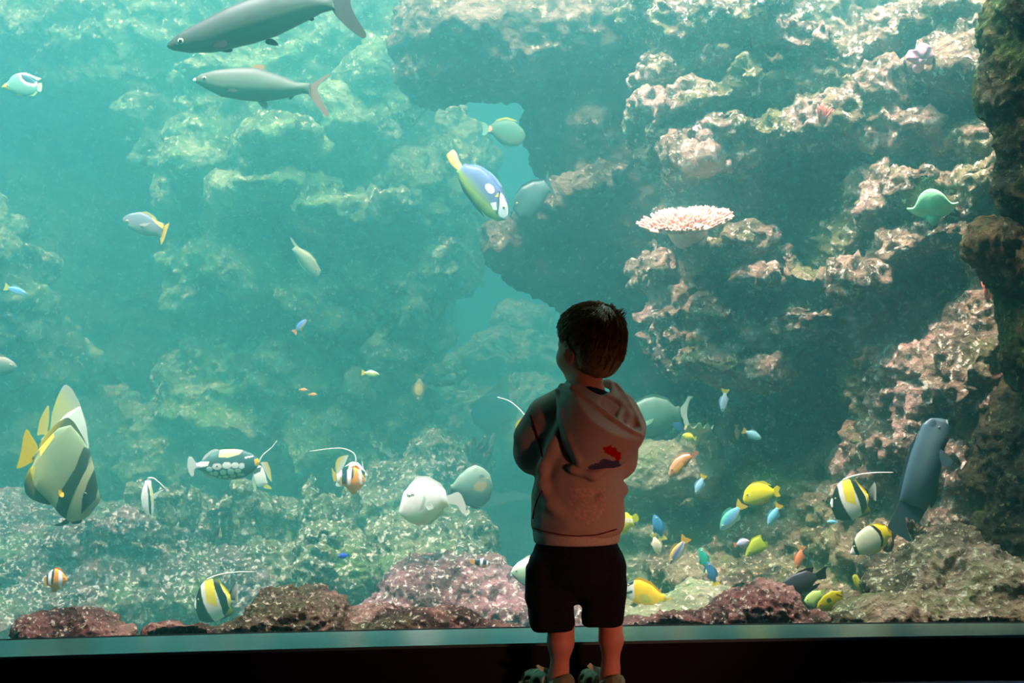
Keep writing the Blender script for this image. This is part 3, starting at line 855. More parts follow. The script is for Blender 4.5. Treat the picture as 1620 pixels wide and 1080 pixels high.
def fish(name, label, d, snout, base, top, bottom, colour, fins=(), patches=(), belly=None, width=0.36, yaw=0.0, eye=None,
         filament=None, pectoral=None, group=None, skin='skin_fish', sm=3, back=None):
    """a fish whose side outline (snout, tail base, back, underside) is given towards frame points at distance d; it gets a rounded
    body, thin fins, eyes, and is turned by yaw out of the picture plane"""
    snout = np.array(snout, float); base = np.array(base, float)
    e1 = snout - base; Lp = np.linalg.norm(e1); e1 /= Lp
    e2 = np.array([e1[1], -e1[0]])
    if ((np.array(top, float) - base) @ e2).mean() < ((np.array(bottom, float) - base) @ e2).mean():
        e2 = -e2
    s = d / F
    cy = math.cos(math.radians(yaw)); sy = math.sin(math.radians(yaw))
    def ab(p):
        q = np.atleast_2d(np.array(p, float)) - base
        return q @ e1, q @ e2
    def local(a, b, y=0.0):
        return np.stack([(a - Lp / 2) * s / cy, np.zeros_like(a) + y, b * s], -1)
    n = int(np.clip(Lp * 1.5, 16, 220)); m = int(np.clip(Lp * 1.3, 14, 160)) // 2 * 2
    t = (1 - np.cos(np.linspace(0, math.pi, n))) / 2
    a = t * Lp
    ta, tb = ab(top); ba, bb = ab(bottom)
    o = np.argsort(ta); ta, tb = ta[o], tb[o]
    o = np.argsort(ba); ba, bb = ba[o], bb[o]
    tb = np.interp(a, np.r_[ta, Lp], np.r_[tb, 0]); bb = np.interp(a, np.r_[ba, Lp], np.r_[bb, 0])
    tb = smooth_line(tb, sm); bb = smooth_line(bb, sm)
    c = (tb + bb) / 2; h = np.maximum((tb - bb) / 2, 0.3)
    H = h.max()
    w = width * H * np.maximum(0.16 + 0.84 * (np.sin(math.pi * np.clip(t, 0, 1) ** 0.85) ** 0.75), 0.0)
    w = np.minimum(w, h * 1.1) * np.minimum(1, ((1 - t) / 0.06) ** 0.5 + 0.15)
    th = np.linspace(0, 2 * math.pi, m, endpoint=False)
    A = np.repeat(a, m)
    B = (c[:, None] + h[:, None] * np.cos(th)[None]).ravel()
    Y = (w[:, None] * np.sin(th)[None]).ravel() * s
    V = local(A, B, 0); V[:, 1] = Y
    px = base + A[:, None] * e1 + B[:, None] * e2
    col = paint(px, colour, ())
    if belly is not None or back is not None:
        u = ((B - np.repeat(c, m)) / np.repeat(h, m))
        if belly is not None:
            k = np.clip((-u - 0.0) / 0.6, 0, 1)[:, None]; col = col * (1 - k) + lin(belly) * k
        if back is not None:
            k = np.clip((u - 0.15) / 0.5, 0, 1)[:, None]; col = col * (1 - k) + lin(back) * k
    for cc, poly in patches:
        col[inside(poly, px)] = lin(cc)
    i = (np.arange(n - 1)[:, None] * m + np.arange(m)[None]); j = (np.arange(n - 1)[:, None] * m + (np.arange(m)[None] + 1) % m)
    q = np.stack([i, j, j + m, i + m], -1).reshape(-1, 4).tolist()
    q.append(list(range(m))[::-1]); q.append([(n - 1) * m + k for k in range(m)])
    root = new_mesh_object(name, V, q, M[skin], colors=col)
    fwd = Vector((e1[0] * cy, sy, -e1[1] * cy)); up = Vector((e2[0], 0, -e2[1])); lat = up.cross(fwd)
    R = Matrix((fwd, lat, up)).transposed().to_4x4()
    mid = (snout + base) / 2
    root.matrix_world = Matrix.Translation(W(mid[0], mid[1], d)) @ R
    tag(root, label, 'fish', group)
    def surf(p):
        pa, pb = ab(p)
        pa, pb = float(pa[0]), float(pb[0])
        k = (pb - np.interp(pa, a, c)) / np.interp(pa, a, h)
        return float(np.interp(pa, a, w)) * math.sqrt(max(0.05, 1 - k * k)) * s
    def slab(nm, poly, colr, pats=(), y0=0.0, splay=0.0, th=None):
        poly = np.array(poly, float)
        step = max(1.2, Lp / 60)
        pts = []
        for k in range(len(poly)):
            p0, p1 = poly[k], poly[(k + 1) % len(poly)]
            nn = max(1, int(np.linalg.norm(p1 - p0) / step))
            for z in range(nn): pts.append(p0 + (p1 - p0) * z / nn)
        pts = np.array(pts)
        if len(pts) > 6:      # round the corners a little
            for _ in range(4):
                pts = (np.roll(pts, 1, 0) + 2 * pts + np.roll(pts, -1, 0)) / 4
        fa, fb = ab(pts)
        th = th or max(0.0012, 0.006 * Lp * s)
        k = len(pts)
        d0 = np.hypot(fa - fa[0], fb - fb[0])
        off = splay * d0 * s
        v1 = local(fa, fb, 0); v1[:, 1] = y0 + np.sign(y0) * off + th / 2
        v2 = local(fa, fb, 0); v2[:, 1] = y0 + np.sign(y0) * off - th / 2
        ctr = pts.mean(0)
        cc = paint(pts, colr, pats)
        fs = [tuple(range(k)), tuple(range(2 * k - 1, k - 1, -1))] + [(x, k + x, k + (x + 1) % k, (x + 1) % k) for x in range(k)]
        ob = new_mesh_object(nm, np.r_[v1, v2], fs, M['fin'], root, smooth=False, colors=np.r_[cc, cc])
        return ob
    for f in fins:
        slab(f[0], f[1], f[2], f[3] if len(f) > 3 else ())
    if pectoral:
        poly, pc = pectoral
        y0 = surf(poly[0]) * 0.9
        for sg in (1, -1):
            slab('pectoral_fin', poly, pc, y0=sg * y0, splay=0.35)
    if eye:
        ex, ey, er = eye[:3]
        ic = eye[3] if len(eye) > 3 else (200, 190, 120)
        ea, eb = ab((ex, ey))
        for sg in (1, -1):
            vs, fs, cs = [], [], []
            nr, na = 8, 14
            for x in range(nr + 1):
                ph = math.pi * x / nr
                for z in range(na):
                    an = 2 * math.pi * z / na
                    vs.append((math.sin(ph) * math.cos(an) * er * s, math.cos(ph) * er * s * 0.55, math.sin(ph) * math.sin(an) * er * s))
                    cs.append(lin((12, 14, 16)) if math.sin(ph) < 0.62 else lin(ic))
            for x in range(nr):
                for z in range(na):
                    fs.append((x * na + z, x * na + (z + 1) % na, (x + 1) * na + (z + 1) % na, (x + 1) * na + z))
            ob = new_mesh_object('eye', vs, fs, M['eye'], root, colors=np.array(cs))
            p = local(ea, eb)[0]
            ob.location = (p[0], sg * surf((ex, ey)) * 0.97, p[2])
    if filament:
        fp = np.array(filament, float)
        tt = np.linspace(0, len(fp) - 1, 24)
        x = smooth_line(np.interp(tt, range(len(fp)), fp[:, 0]), 3); z = smooth_line(np.interp(tt, range(len(fp)), fp[:, 1]), 3)
        fa, fb = ab(np.stack([x, z], 1))
        pts = local(fa, fb)
        r = np.linspace(1.5, 0.55, 24) * s * max(1.0, Lp / 55)
        v, f = sweep([Vector(p) for p in pts], list(r), 6)
        new_mesh_object('dorsal_streamer', v, f, M['fin'], root, colors=np.tile(lin((238, 240, 236)), (len(v), 1)))
    return root

M['eye'] = pigment_material('fish_eye', 0.12, 0.6, 0.0)
M['silver'] = pigment_material('silver_scales', 0.55, 0.35, 0.2, 120.0)

def small(name, label, d, head, tail, ratio, body, tailc, belly=None, back=None, yaw=0, group=None, patches=(), width=0.42):
    """a little fish from the tip of its nose to the tip of its tail"""
    h = np.array(head, float); t = np.array(tail, float)
    e1 = h - t; L = np.linalg.norm(e1); e1 /= L
    e2 = np.array([e1[1], -e1[0]])
    if e2[1] > 0: e2 = -e2
    P = lambda a, b: tuple(t + e1 * a * L + e2 * b * L)
    hh = ratio / 2
    top = [P(.24, .06), P(.36, hh * .72), P(.55, hh), P(.75, hh * .93), P(.9, hh * .55), P(.97, hh * .25)]
    bot = [P(.24, -.06), P(.36, -hh * .72), P(.55, -hh), P(.75, -hh * .9), P(.9, -hh * .55), P(.97, -hh * .25)]
    tl = [P(.27, .05), P(.12, .14), P(0, .19), P(.06, 0.02), P(0, -.19), P(.12, -.14), P(.27, -.05)]
    do = [P(.78, hh * .85), P(.6, hh + .07), P(.42, hh * .8 + .09), P(.32, hh * .6 + .05), P(.36, hh * .55)]
    an = [P(.58, -hh * .9), P(.45, -hh - .06), P(.33, -hh * .6 - .06), P(.36, -hh * .5)]
    return fish(name, label, d, P(1, 0), P(.2, 0), top, bot, body,
                fins=[('tail_fin', tl, tailc), ('dorsal_fin', do, back or body), ('anal_fin', an, belly or body)], belly=belly, back=back, yaw=yaw,
                eye=(*P(.87, hh * .15), max(1.0, L * .035)), group=group, width=width, patches=patches)

# --- big silver fish at the top
fish('milkfish', 'large dark-backed silver fish at the top, its back cut off by the picture edge', 4.75, (264, 73), (528, 8),
     [(266, 68), (285, 52), (320, 33), (360, 12), (390, 0), (430, -13), (480, -13), (515, -3)],
     [(266, 76), (274, 80), (300, 84), (340, 83), (400, 69), (440, 56), (480, 36), (510, 20)], (56, 68, 60),
     back=(22, 27, 27), belly=(118, 145, 118), skin='silver', width=0.6, sm=6,
     fins=[('tail_fin', [(524, 0), (545, -25), (575, -58), (572, -40), (552, 2), (560, 22), (584, 60), (576, 64), (545, 40), (524, 16)], (92, 92, 88)),
           ('dorsal_fin', [(392, 2), (408, -38), (424, -30), (446, -10)], (80, 84, 80)),
           ('pelvic_fin', [(414, 64), (430, 58), (446, 74), (438, 74), (428, 70), (418, 72)], (52, 54, 50)),
           ('anal_fin', [(484, 32), (500, 24), (498, 36)], (60, 64, 60))],
     pectoral=([(330, 74), (345, 70), (361, 64), (366, 74), (367, 80), (346, 79)], (58, 54, 52)), eye=(288, 67, 5, (190, 200, 170)))
fish('milkfish', 'slimmer silver fish with a forked brownish tail swimming below the large silver one', 5.1, (305, 127), (490, 141),
     [(307, 124), (318, 117), (340, 111), (375, 107), (405, 107), (440, 118), (470, 130)],
     [(308, 130), (325, 140), (350, 153), (385, 159), (415, 161), (450, 156), (478, 148)], (80, 96, 82),
     back=(50, 52, 47), belly=(124, 155, 126), skin='silver', width=0.6, sm=5,
     patches=[((235, 235, 225), ell(307, 127, 4, 4))],
     fins=[('tail_fin', [(485, 137), (505, 126), (518, 117), (526, 116), (512, 127), (500, 140), (510, 160), (523, 184), (516, 186), (500, 166), (485, 146)], (150, 128, 112)),
           ('dorsal_fin', [(394, 109), (406, 101), (422, 104), (414, 112)], (190, 150, 105)),
           ('pelvic_fin', [(405, 157), (426, 162), (422, 175), (412, 168)], (205, 205, 190)),
           ('anal_fin', [(455, 152), (468, 151), (456, 161)], (160, 150, 120))],
     pectoral=([(356, 143), (370, 142), (384, 147), (372, 149)], (70, 68, 60)), eye=(325, 125, 3.2, (200, 205, 180)))
fish('butterflyfish', 'pale butterflyfish with a black saddle outlined in white, high at the left edge', 5.9, (2, 138), (59, 138),
     [(6, 134), (12, 130), (18, 121), (24, 117), (34, 115), (46, 119), (55, 128)], [(8, 140), (15, 145), (28, 151), (40, 152), (52, 149), (57, 144)], (112, 160, 138),
     patches=[((215, 222, 215), [(29, 114), (62, 120), (64, 128), (56, 138), (42, 135), (34, 128)]), ((30, 60, 75), [(33, 117), (60, 122), (62, 126), (54, 133), (43, 131), (37, 126)]), ((225, 205, 70), [(0, 132), (10, 130), (16, 142), (10, 148), (0, 142)]), ((240, 220, 80), ell(30, 151, 6, 2))],
     fins=[('tail_fin', [(57, 133), (66, 130), (67, 138), (65, 146), (57, 143)], (215, 225, 190)), ('dorsal_fin', [(30, 117), (40, 114), (56, 121), (67, 124), (60, 128), (50, 122)], (220, 225, 200)), ('anal_fin', [(38, 151), (54, 152), (60, 146), (55, 142)], (200, 225, 150))],
     eye=(13, 136, 1.8), width=.25)
fish('sea_bream', 'silver grey fish with a bright yellow forked tail alone in the open water', 5.7, (194, 347), (258, 364),
     [(196, 343), (205, 338), (222, 335), (235, 340), (248, 350)], [(196, 351), (205, 362), (218, 369), (232, 373), (246, 373)], (112, 116, 126), back=(92, 97, 112), belly=(140, 150, 138),
     patches=[((225, 200, 60), [(238, 340), (262, 358), (262, 366), (246, 352)])],
     fins=[('tail_fin', [(255, 360), (262, 356), (269, 351), (265, 362), (260, 378), (255, 388), (253, 375), (254, 368)], (240, 200, 40)), ('dorsal_fin', [(218, 336), (232, 334), (246, 343), (250, 351), (236, 341)], (200, 190, 110)), ('pelvic_fin', [(216, 368), (224, 374), (228, 373)], (225, 230, 220))],
     pectoral=([(219, 356), (230, 354), (243, 353), (232, 359)], (205, 205, 195)), eye=(202, 350, 2.4))
small('fusilier', 'small blue fish with a yellow forked tail near the left edge, nose down', 6.4, (42, 465), (6, 453), .30, (70, 150, 225), (225, 225, 70), belly=(190, 220, 235), back=(120, 190, 190))
fish('rabbitfish', 'pale cream fish swimming steeply nose down before the hazy reef slope', 6.2, (504, 436), (468, 391),
     [(475, 393), (490, 402), (500, 414), (507, 428)], [(466, 400), (478, 420), (488, 432), (497, 438)], (165, 175, 145), back=(155, 155, 122), belly=(145, 165, 132),
     fins=[('tail_fin', [(470, 394), (464, 385), (460, 374), (467, 382), (473, 391)], (200, 215, 185)), ('dorsal_fin', [(473, 391), (490, 399), (502, 413), (498, 412), (486, 402)], (215, 215, 180)), ('anal_fin', [(466, 400), (474, 418), (484, 431), (480, 420)], (200, 220, 185))], eye=(500, 427, 1.5), width=.4, yaw=15)
small('damselfish', 'tiny blue fish with an orange edge low on the hazy reef slope', 6.8, (485, 505), (464, 527), .32, (90, 130, 200), (235, 150, 60), belly=(225, 170, 110))
small('surgeonfish', 'dull grey rounded fish entering at the far left edge above the batfish', 6.0, (27, 580), (-40, 578), .46, (96, 112, 98), (80, 96, 86), back=(140, 130, 115))

# --- batfish pair
fish('batfish', 'large yellow-finned batfish with dark bars across its head, in front of its companion', 4.9, (157, 795), (57, 716),
     [(60, 712), (74, 690), (92, 677), (112, 672), (128, 690), (142, 712), (150, 745), (156, 775), (158, 788)],
     [(55, 728), (48, 745), (55, 772), (80, 796), (95, 814), (112, 826), (130, 822), (148, 812), (156, 802)], (128, 142, 108), belly=(165, 172, 125),
     patches=[((44, 50, 38), [(134, 706), (146, 712), (138, 745), (122, 775), (112, 800), (102, 830), (86, 812), (100, 775), (122, 740)]),
              ((172, 176, 135), [(150, 720), (154, 735), (140, 765), (132, 800), (126, 826), (110, 828), (118, 790), (132, 755)]),
              ((44, 48, 34), [(152, 736), (158, 760), (152, 790), (140, 802), (130, 812), (132, 790), (140, 765)]),
              ((225, 205, 70), [(59, 690), (80, 676), (88, 690), (66, 722)]), ((225, 205, 70), [(44, 735), (58, 738), (52, 770), (40, 764)])],
     fins=[('dorsal_fin', [(60, 713), (64, 700), (76, 682), (92, 667), (107, 659), (118, 668), (132, 692), (142, 714), (126, 694), (112, 682), (94, 684), (76, 696)], (120, 132, 92), [((226, 206, 60), [(54, 718), (60, 690), (84, 668), (104, 656), (96, 672), (72, 694)])]),
           ('anal_fin', [(54, 732), (44, 745), (38, 765), (40, 780), (50, 790), (66, 796), (82, 799), (72, 780), (60, 765)], (40, 50, 42), [((222, 200, 60), [(58, 728), (40, 744), (40, 772), (56, 775)])]),
           ('tail_fin', [(60, 706), (50, 690), (42, 677), (37, 690), (34, 712), (30, 728), (25, 742), (38, 738), (52, 730), (60, 724)], (244, 214, 30)),
           ('pelvic_fin', [(112, 817), (104, 821), (94, 828), (81, 831), (96, 832), (110, 828)], (36, 44, 40)),
           ('pelvic_fin', [(112, 822), (112, 829), (128, 828), (131, 820)], (36, 44, 40))],
     pectoral=([(104, 776), (98, 770), (95, 773), (98, 785), (106, 786)], (240, 205, 40)), eye=(137, 781, 3.6, (60, 60, 45)), width=.22, sm=6)
fish('batfish', 'paler silvery batfish mostly hidden behind the large yellow-finned one', 5.3, (142, 762), (70, 690),
     [(80, 668), (88, 638), (97, 616), (104, 611), (116, 622), (127, 642), (136, 672), (141, 710), (143, 745)], [(68, 700), (72, 728), (85, 752), (105, 772), (125, 776), (138, 770)], (185, 198, 180), back=(200, 208, 195),
     fins=[('dorsal_fin', [(78, 690), (82, 655), (90, 630), (99, 611), (104, 607), (114, 615), (126, 637), (137, 670), (141, 706), (130, 715)], (206, 212, 200), [((232, 222, 110), [(74, 690), (86, 632), (98, 609), (92, 640), (84, 680)])]),
           ('tail_fin', [(74, 690), (78, 662), (77, 639), (70, 650), (63, 664), (58, 690), (66, 686)], (232, 214, 90))], width=.2, eye=(132, 745, 3), sm=5)

# --- banded fish with streamers
def idol_side(label, d, sx=1.0, sy=1.0, ox=0.0, oy=0.0):
    """the same fish swimming away to the left, so that its snout hardly shows; ox, oy, sx, sy place and size it"""
    m = lambda pts: [((x - 1318) * sx + 1318 + ox, (y - 764) * sy + 764 + oy) for x, y in pts]
    blk = (14, 17, 19); wht = (232, 238, 228); yel = (236, 216, 50)
    return fish('moorish_idol', label, d, m([(1313, 796)])[0], m([(1374, 787)])[0],
        m([(1317, 783), (1322, 770), (1330, 761), (1342, 757), (1354, 762), (1364, 773), (1371, 781)]), m([(1316, 806), (1322, 820), (1334, 824), (1350, 822), (1363, 815), (1371, 803), (1374, 794)]), wht,
        fins=[('dorsal_fin', m([(1326, 766), (1334, 758), (1348, 752), (1368, 748), (1352, 756), (1358, 764), (1370, 776), (1373, 783), (1362, 778), (1348, 764), (1334, 766)]), yel, [(wht, m([(1320, 770), (1330, 755), (1370, 744), (1370, 750), (1348, 757), (1332, 764)])), (blk, m([(1344, 756), (1350, 754), (1362, 774), (1354, 772)]))]),
              ('anal_fin', m([(1352, 820), (1362, 818), (1374, 813), (1379, 809), (1373, 800), (1372, 794), (1364, 808)]), blk, [(yel, m([(1368, 798), (1378, 796), (1376, 806), (1370, 804)]))]),
              ('tail_fin', m([(1371, 778), (1378, 768), (1383, 761), (1386, 768), (1386, 782), (1386, 793), (1380, 789), (1374, 790)]), blk, [(wht, m([(1383, 761), (1380, 775), (1385, 794), (1392, 790), (1390, 764)]))])],
        patches=[(yel, m([(1329, 755), (1346, 755), (1355, 806), (1346, 812), (1336, 792)])), (wht, m([(1334, 792), (1358, 800), (1362, 830), (1345, 826)])),
                 (blk, m([(1324, 764), (1326, 780), (1330, 793), (1337, 807), (1348, 822), (1344, 832), (1308, 832), (1308, 776)])),
                 (blk, m([(1342, 752), (1349, 752), (1361, 773), (1368, 784), (1371, 799), (1378, 812), (1364, 816), (1359, 797), (1350, 774)])),
                 (yel, m([(1349, 752), (1378, 770), (1378, 806), (1372, 800), (1369, 784), (1361, 772)])), (wht, m([(1306, 790), (1317, 788), (1317, 802), (1306, 802)]))],
        width=0.24, eye=(*m([(1321, 788)])[0], 1.6), filament=m([(1334, 759), (1348, 753), (1367, 749), (1389, 747), (1413, 747)]), group='banded fish with white streamers')
fish('moorish_idol', 'thin white banded fish seen nearly edge-on above the knobbly stalks', 5.3, (239, 822), (235, 760),
     [(229, 764), (225, 774), (223, 788), (225, 802), (231, 815)], [(240, 768), (243, 784), (243, 800), (241, 814)], (238, 241, 234),
     patches=[((40, 60, 50), [(234, 764), (238, 776), (240, 795), (240, 815), (237, 812), (236, 790)]), ((220, 225, 130), [(238, 766), (242, 778), (243, 796), (240, 790)])],
     fins=[('pelvic_fin', [(242, 788), (246, 780), (254, 775), (262, 773), (252, 779), (245, 790)], (225, 232, 225)), ('tail_fin', [(231, 764), (233, 755), (237, 754), (239, 764)], (238, 240, 235))],
     filament=[(235, 756), (243, 756), (252, 763), (263, 774)], width=.5, group='banded fish with white streamers', eye=(236, 814, 1.2))
idol_side('banded yellow and black fish low by the window between the two domed maroon boulders', 4.9, .95, 1.05, -1006, 158)
idol_side('boldly banded yellow and black fish beside the big grey fish', 4.95)

def banner(label, d, snout, base, top, bottom, fins, streamer, patches=(), yaw=0, width=.25, eye=None):
    return fish('bannerfish', label, d, snout, base, top, bottom, (235, 238, 228), fins=fins, patches=patches, filament=streamer, width=width, yaw=yaw, eye=eye, group='yellow-finned fish with white streamers')
YEL = (232, 205, 60); WHT = (236, 240, 232); BLK = (24, 28, 32)
banner('yellow-finned white fish trailing a streamer above the spotted fish nose', 5.6, (404, 739), (418, 767), [(409, 734), (416, 740), (420, 750), (422, 760)], [(401, 746), (402, 757), (406, 768), (412, 771)],
       [('dorsal_fin', [(411, 731), (423, 730), (428, 742), (430, 763), (424, 755), (418, 742)], YEL, [(WHT, [(408, 728), (414, 728), (430, 762), (424, 762)])]),
        ('tail_fin', [(413, 765), (420, 764), (429, 770), (430, 774), (418, 772)], (225, 225, 120)), ('anal_fin', [(401, 748), (398, 762), (404, 778), (406, 776), (405, 762)], (190, 215, 190))],
       [(409, 732), (416, 719), (430, 708), (438, 697)], [((50, 60, 60), [(400, 742), (414, 738), (412, 746), (402, 750)])])
banner('yellow-finned fish with a long bent streamer, partly behind the orange clownfish', 5.6, (582, 752), (533, 756), [(536, 749), (545, 738), (556, 730), (566, 731), (575, 741)], [(536, 763), (550, 772), (565, 770), (576, 760)],
       [('dorsal_fin', [(533, 752), (531, 742), (531, 730), (536, 723), (546, 720), (552, 719), (545, 735), (538, 748)], YEL, [(WHT, [(555, 715), (546, 722), (530, 750), (540, 752)])]),
        ('tail_fin', [(536, 752), (528, 745), (525, 738), (526, 752), (528, 762), (536, 760)], YEL), ('anal_fin', [(534, 758), (530, 768), (536, 770), (544, 768)], WHT),
        ('pelvic_fin', [(572, 725), (575, 735), (576, 750), (573, 748)], WHT)],
       [(561, 738), (564, 726), (560, 716), (550, 711), (538, 708), (515, 710), (490, 714)], [(BLK, [(541, 740), (552, 735), (552, 772), (543, 770)]), (BLK, [(572, 742), (578, 746), (576, 762), (572, 762)])], eye=(577, 752, 1.4))
banner('white streamer fish with a yellow edge almost hidden behind the boy\'s bent elbow', 5.0, (880, 690), (822, 690), [(824, 684), (832, 670), (845, 662), (862, 668), (874, 680)], [(824, 698), (835, 712), (850, 716), (868, 708)],
       [('dorsal_fin', [(822, 688), (817, 684), (815, 672), (822, 662), (838, 656), (836, 672)], YEL), ('tail_fin', [(824, 684), (817, 680), (814, 690), (816, 708), (824, 698)], (225, 215, 90))],
       [(840, 672), (832, 660), (822, 647), (808, 635), (798, 631), (787, 628)], [(BLK, [(835, 660), (845, 660), (845, 716), (836, 712)])], eye=(870, 686, 1.6))

# --- clown triggerfish
TW = (240, 244, 238)
fish('triggerfish', 'dark triggerfish with large white belly spots and a white tail bar', 5.2, (411, 731), (311, 737),
     [(314, 732), (322, 728), (334, 717), (350, 711), (370, 710), (386, 712), (400, 718), (408, 725)], [(314, 742), (325, 748), (345, 757), (365, 759), (385, 756), (400, 747), (408, 738)], (56, 84, 84),
     patches=[((205, 205, 140), [(348, 708), (386, 709), (380, 718), (362, 723), (348, 722)]), (TW, [(308, 731), (333, 729), (331, 736), (311, 741)]),
              (TW, ell(345.5, 737, 7.5, 5.5)), ((40, 60, 60), ell(345.5, 737, 1.5, 1.5)), (TW, ell(361, 735, 7.5, 5.5)), (TW, ell(374, 735, 5.5, 5)), (TW, ell(384, 736, 4.5, 5)), (TW, ell(333, 741, 5, 4)),
              ((205, 228, 200), ell(355, 746, 5.2, 4.4)), ((205, 228, 200), ell(367, 745, 5.4, 5)), ((205, 228, 200), ell(378, 743.5, 5, 3.6)), ((190, 215, 180), ell(343, 748, 4.2, 3.8)), ((190, 215, 180), ell(336, 748, 3.2, 2.6)),
              ((180, 205, 160), ell(358, 753.5, 4.2, 2.6)), ((180, 205, 160), ell(370, 752, 4.4, 3)), ((180, 205, 160), ell(382, 750, 6, 2.6)), ((180, 205, 160), ell(349, 754, 2.5, 2)), ((180, 205, 160), ell(365, 757, 3, 1.4)),
              (TW, [(388, 722), (401, 720), (401, 722), (389, 725)]), ((240, 180, 40), [(403, 726), (412, 724), (412, 738), (404, 736)])],
     fins=[('tail_fin', [(312, 733), (306, 727), (304, 721), (298, 722), (296, 736), (299, 748), (304, 755), (308, 751), (306, 742), (312, 740)], TW),
           ('dorsal_fin', [(318, 729), (323, 721), (332, 713), (342, 709), (349, 713), (340, 716), (330, 724)], TW), ('anal_fin', [(317, 743), (322, 749), (332, 756), (340, 757), (332, 750)], (225, 225, 170))],
     eye=(394, 724, 1.8), width=.45)
fish('surgeonfish', 'chalk white fish with a dark streak through its eye, facing away from the boy', 5.2, (631, 808), (708, 790),
     [(634, 796), (638, 780), (650, 765), (662, 757), (674, 757), (690, 765), (705, 776)], [(634, 815), (648, 827), (662, 831), (676, 828), (690, 818), (702, 803)], (240, 240, 235), belly=(200, 205, 150),
     patches=[((60, 72, 66), [(643, 781), (655, 780), (656, 783), (645, 785)]), ((190, 195, 180), [(672, 782), (675, 790), (670, 804), (664, 806), (668, 795)])],  # second patch paints in the shade behind the gill
     fins=[('tail_fin', [(706, 784), (716, 781), (724, 777), (730, 782), (736, 796), (738, 813), (731, 812), (724, 799), (712, 796), (706, 797)], (235, 238, 230)),
           ('dorsal_fin', [(646, 769), (660, 753), (678, 753), (698, 765), (706, 778), (690, 766), (668, 758)], (238, 238, 232)), ('anal_fin', [(664, 830), (682, 829), (700, 812), (704, 800), (690, 817)], (190, 196, 130))],
     pectoral=([(672, 796), (680, 790), (688, 802), (678, 806)], (225, 228, 215)), eye=(649, 783, 2.2), width=.32)
fish('surgeonfish', 'grey brown oval fish with a tan flank patch beside the chalk white one', 5.45, (780, 768), (713, 771),
     [(716, 766), (726, 752), (740, 740), (752, 735), (765, 740), (775, 750)], [(716, 777), (724, 784), (737, 794), (750, 801), (763, 801), (775, 790)], (98, 118, 106), back=(125, 140, 124), belly=(80, 98, 88),
     patches=[((152, 132, 92), ell(760, 768, 11, 8, -20)), ((60, 70, 60), [(758, 751), (766, 751), (766, 755), (758, 755)])],
     fins=[('tail_fin', [(716, 766), (710, 766), (708, 776), (709, 790), (713, 786), (717, 778)], (96, 112, 102)), ('dorsal_fin', [(718, 764), (730, 746), (750, 731), (766, 737), (752, 737), (734, 748)], (110, 128, 116)), ('anal_fin', [(720, 780), (734, 796), (750, 805), (762, 803), (748, 799)], (70, 88, 80))],
     eye=(771, 757, 1.8), width=.32)
fish('surgeonfish', 'steel blue fish with a large white flank spot diving beside the bright gap', 5.3, (801, 348), (728, 266),
     [(740, 262), (760, 266), (780, 280), (795, 300), (804, 320), (805, 338)], [(725, 276), (729, 288), (738, 304), (752, 323), (770, 342), (786, 350)], (92, 104, 140), belly=(140, 162, 70),
     patches=[((150, 170, 80), [(724, 276), (736, 288), (760, 312), (780, 330), (790, 352), (765, 345), (735, 306)]), ((238, 238, 228), ell(775, 299, 9, 6, 50)), ((40, 50, 70), ell(775, 299, 0.1, .1)),
              ((215, 222, 225), [(792, 305), (800, 312), (804, 330), (803, 350), (790, 342), (786, 330)]), ((240, 240, 232), [(776, 322), (785, 320), (786, 333), (780, 332)]), ((225, 215, 60), [(783, 312), (790, 303), (791, 312)]), ((24, 28, 40), [(789, 303), (791, 303), (790, 325), (787, 340), (785, 340), (788, 322)]), ((60, 70, 120), [(757, 264), (782, 278), (798, 300), (806, 325), (801, 320), (794, 303), (778, 284)])],
     fins=[('tail_fin', [(732, 262), (726, 254), (722, 240), (716, 235), (711, 241), (705, 244), (712, 258), (722, 268), (730, 272)], (238, 232, 205), [((232, 200, 70), [(703, 240), (724, 256), (732, 272), (722, 272), (704, 252)])]),
           ('dorsal_fin', [(736, 260), (758, 261), (780, 275), (796, 296), (790, 296), (774, 280), (754, 266)], (170, 195, 225)), ('anal_fin', [(724, 280), (732, 302), (750, 327), (768, 345), (756, 325), (738, 302)], (40, 60, 60))],
     eye=(797, 328, 2), width=.3)
fish('unicornfish', 'olive green fish with a yellow edged back fin under the hanging rock', 6.2, (832, 215), (773, 204),
     [(778, 198), (785, 192), (800, 188), (815, 192), (828, 205)], [(778, 212), (790, 225), (805, 232), (820, 231), (829, 223)], (80, 118, 94), belly=(100, 118, 92),
     fins=[('tail_fin', [(775, 201), (767, 194), (762, 192), (764, 204), (763, 215), (768, 213), (775, 208)], (150, 200, 175)), ('dorsal_fin', [(776, 199), (788, 188), (802, 185), (820, 192), (808, 191), (792, 192)], (235, 225, 70)), ('anal_fin', [(780, 214), (792, 228), (806, 236), (800, 231)], (150, 165, 120))],
     patches=[((235, 160, 120), ell(774, 204, 5, 5))], eye=(825, 210, 1.6))
fish('surgeonfish', 'large dim grey fish hovering in haze where the slanting ridge juts out', 5.9, (811, 330), (866, 293),
     [(814, 312), (825, 296), (843, 287), (858, 286)], [(816, 345), (838, 348), (856, 330), (868, 305)], (66, 88, 84), back=(42, 60, 60),
     fins=[('tail_fin', [(862, 288), (866, 268), (870, 288), (881, 315), (872, 306), (864, 300)], (66, 88, 84)), ('dorsal_fin', [(815, 308), (826, 292), (845, 283), (860, 283), (846, 289), (828, 298)], (56, 76, 76))], eye=(818, 322, 2))
small('fusilier', 'tiny yellow fish with a pale blue flank in mid water right of the hazy slope', 6.6, (600, 592), (571, 589), .32, (205, 205, 80), (235, 215, 60), back=(190, 220, 210))
small('anthias', 'upper one of two tiny orange fish in the dark hollow', 6.8, (487, 617), (472, 616), .4, (235, 150, 70), (225, 190, 90), group='tiny orange fish')
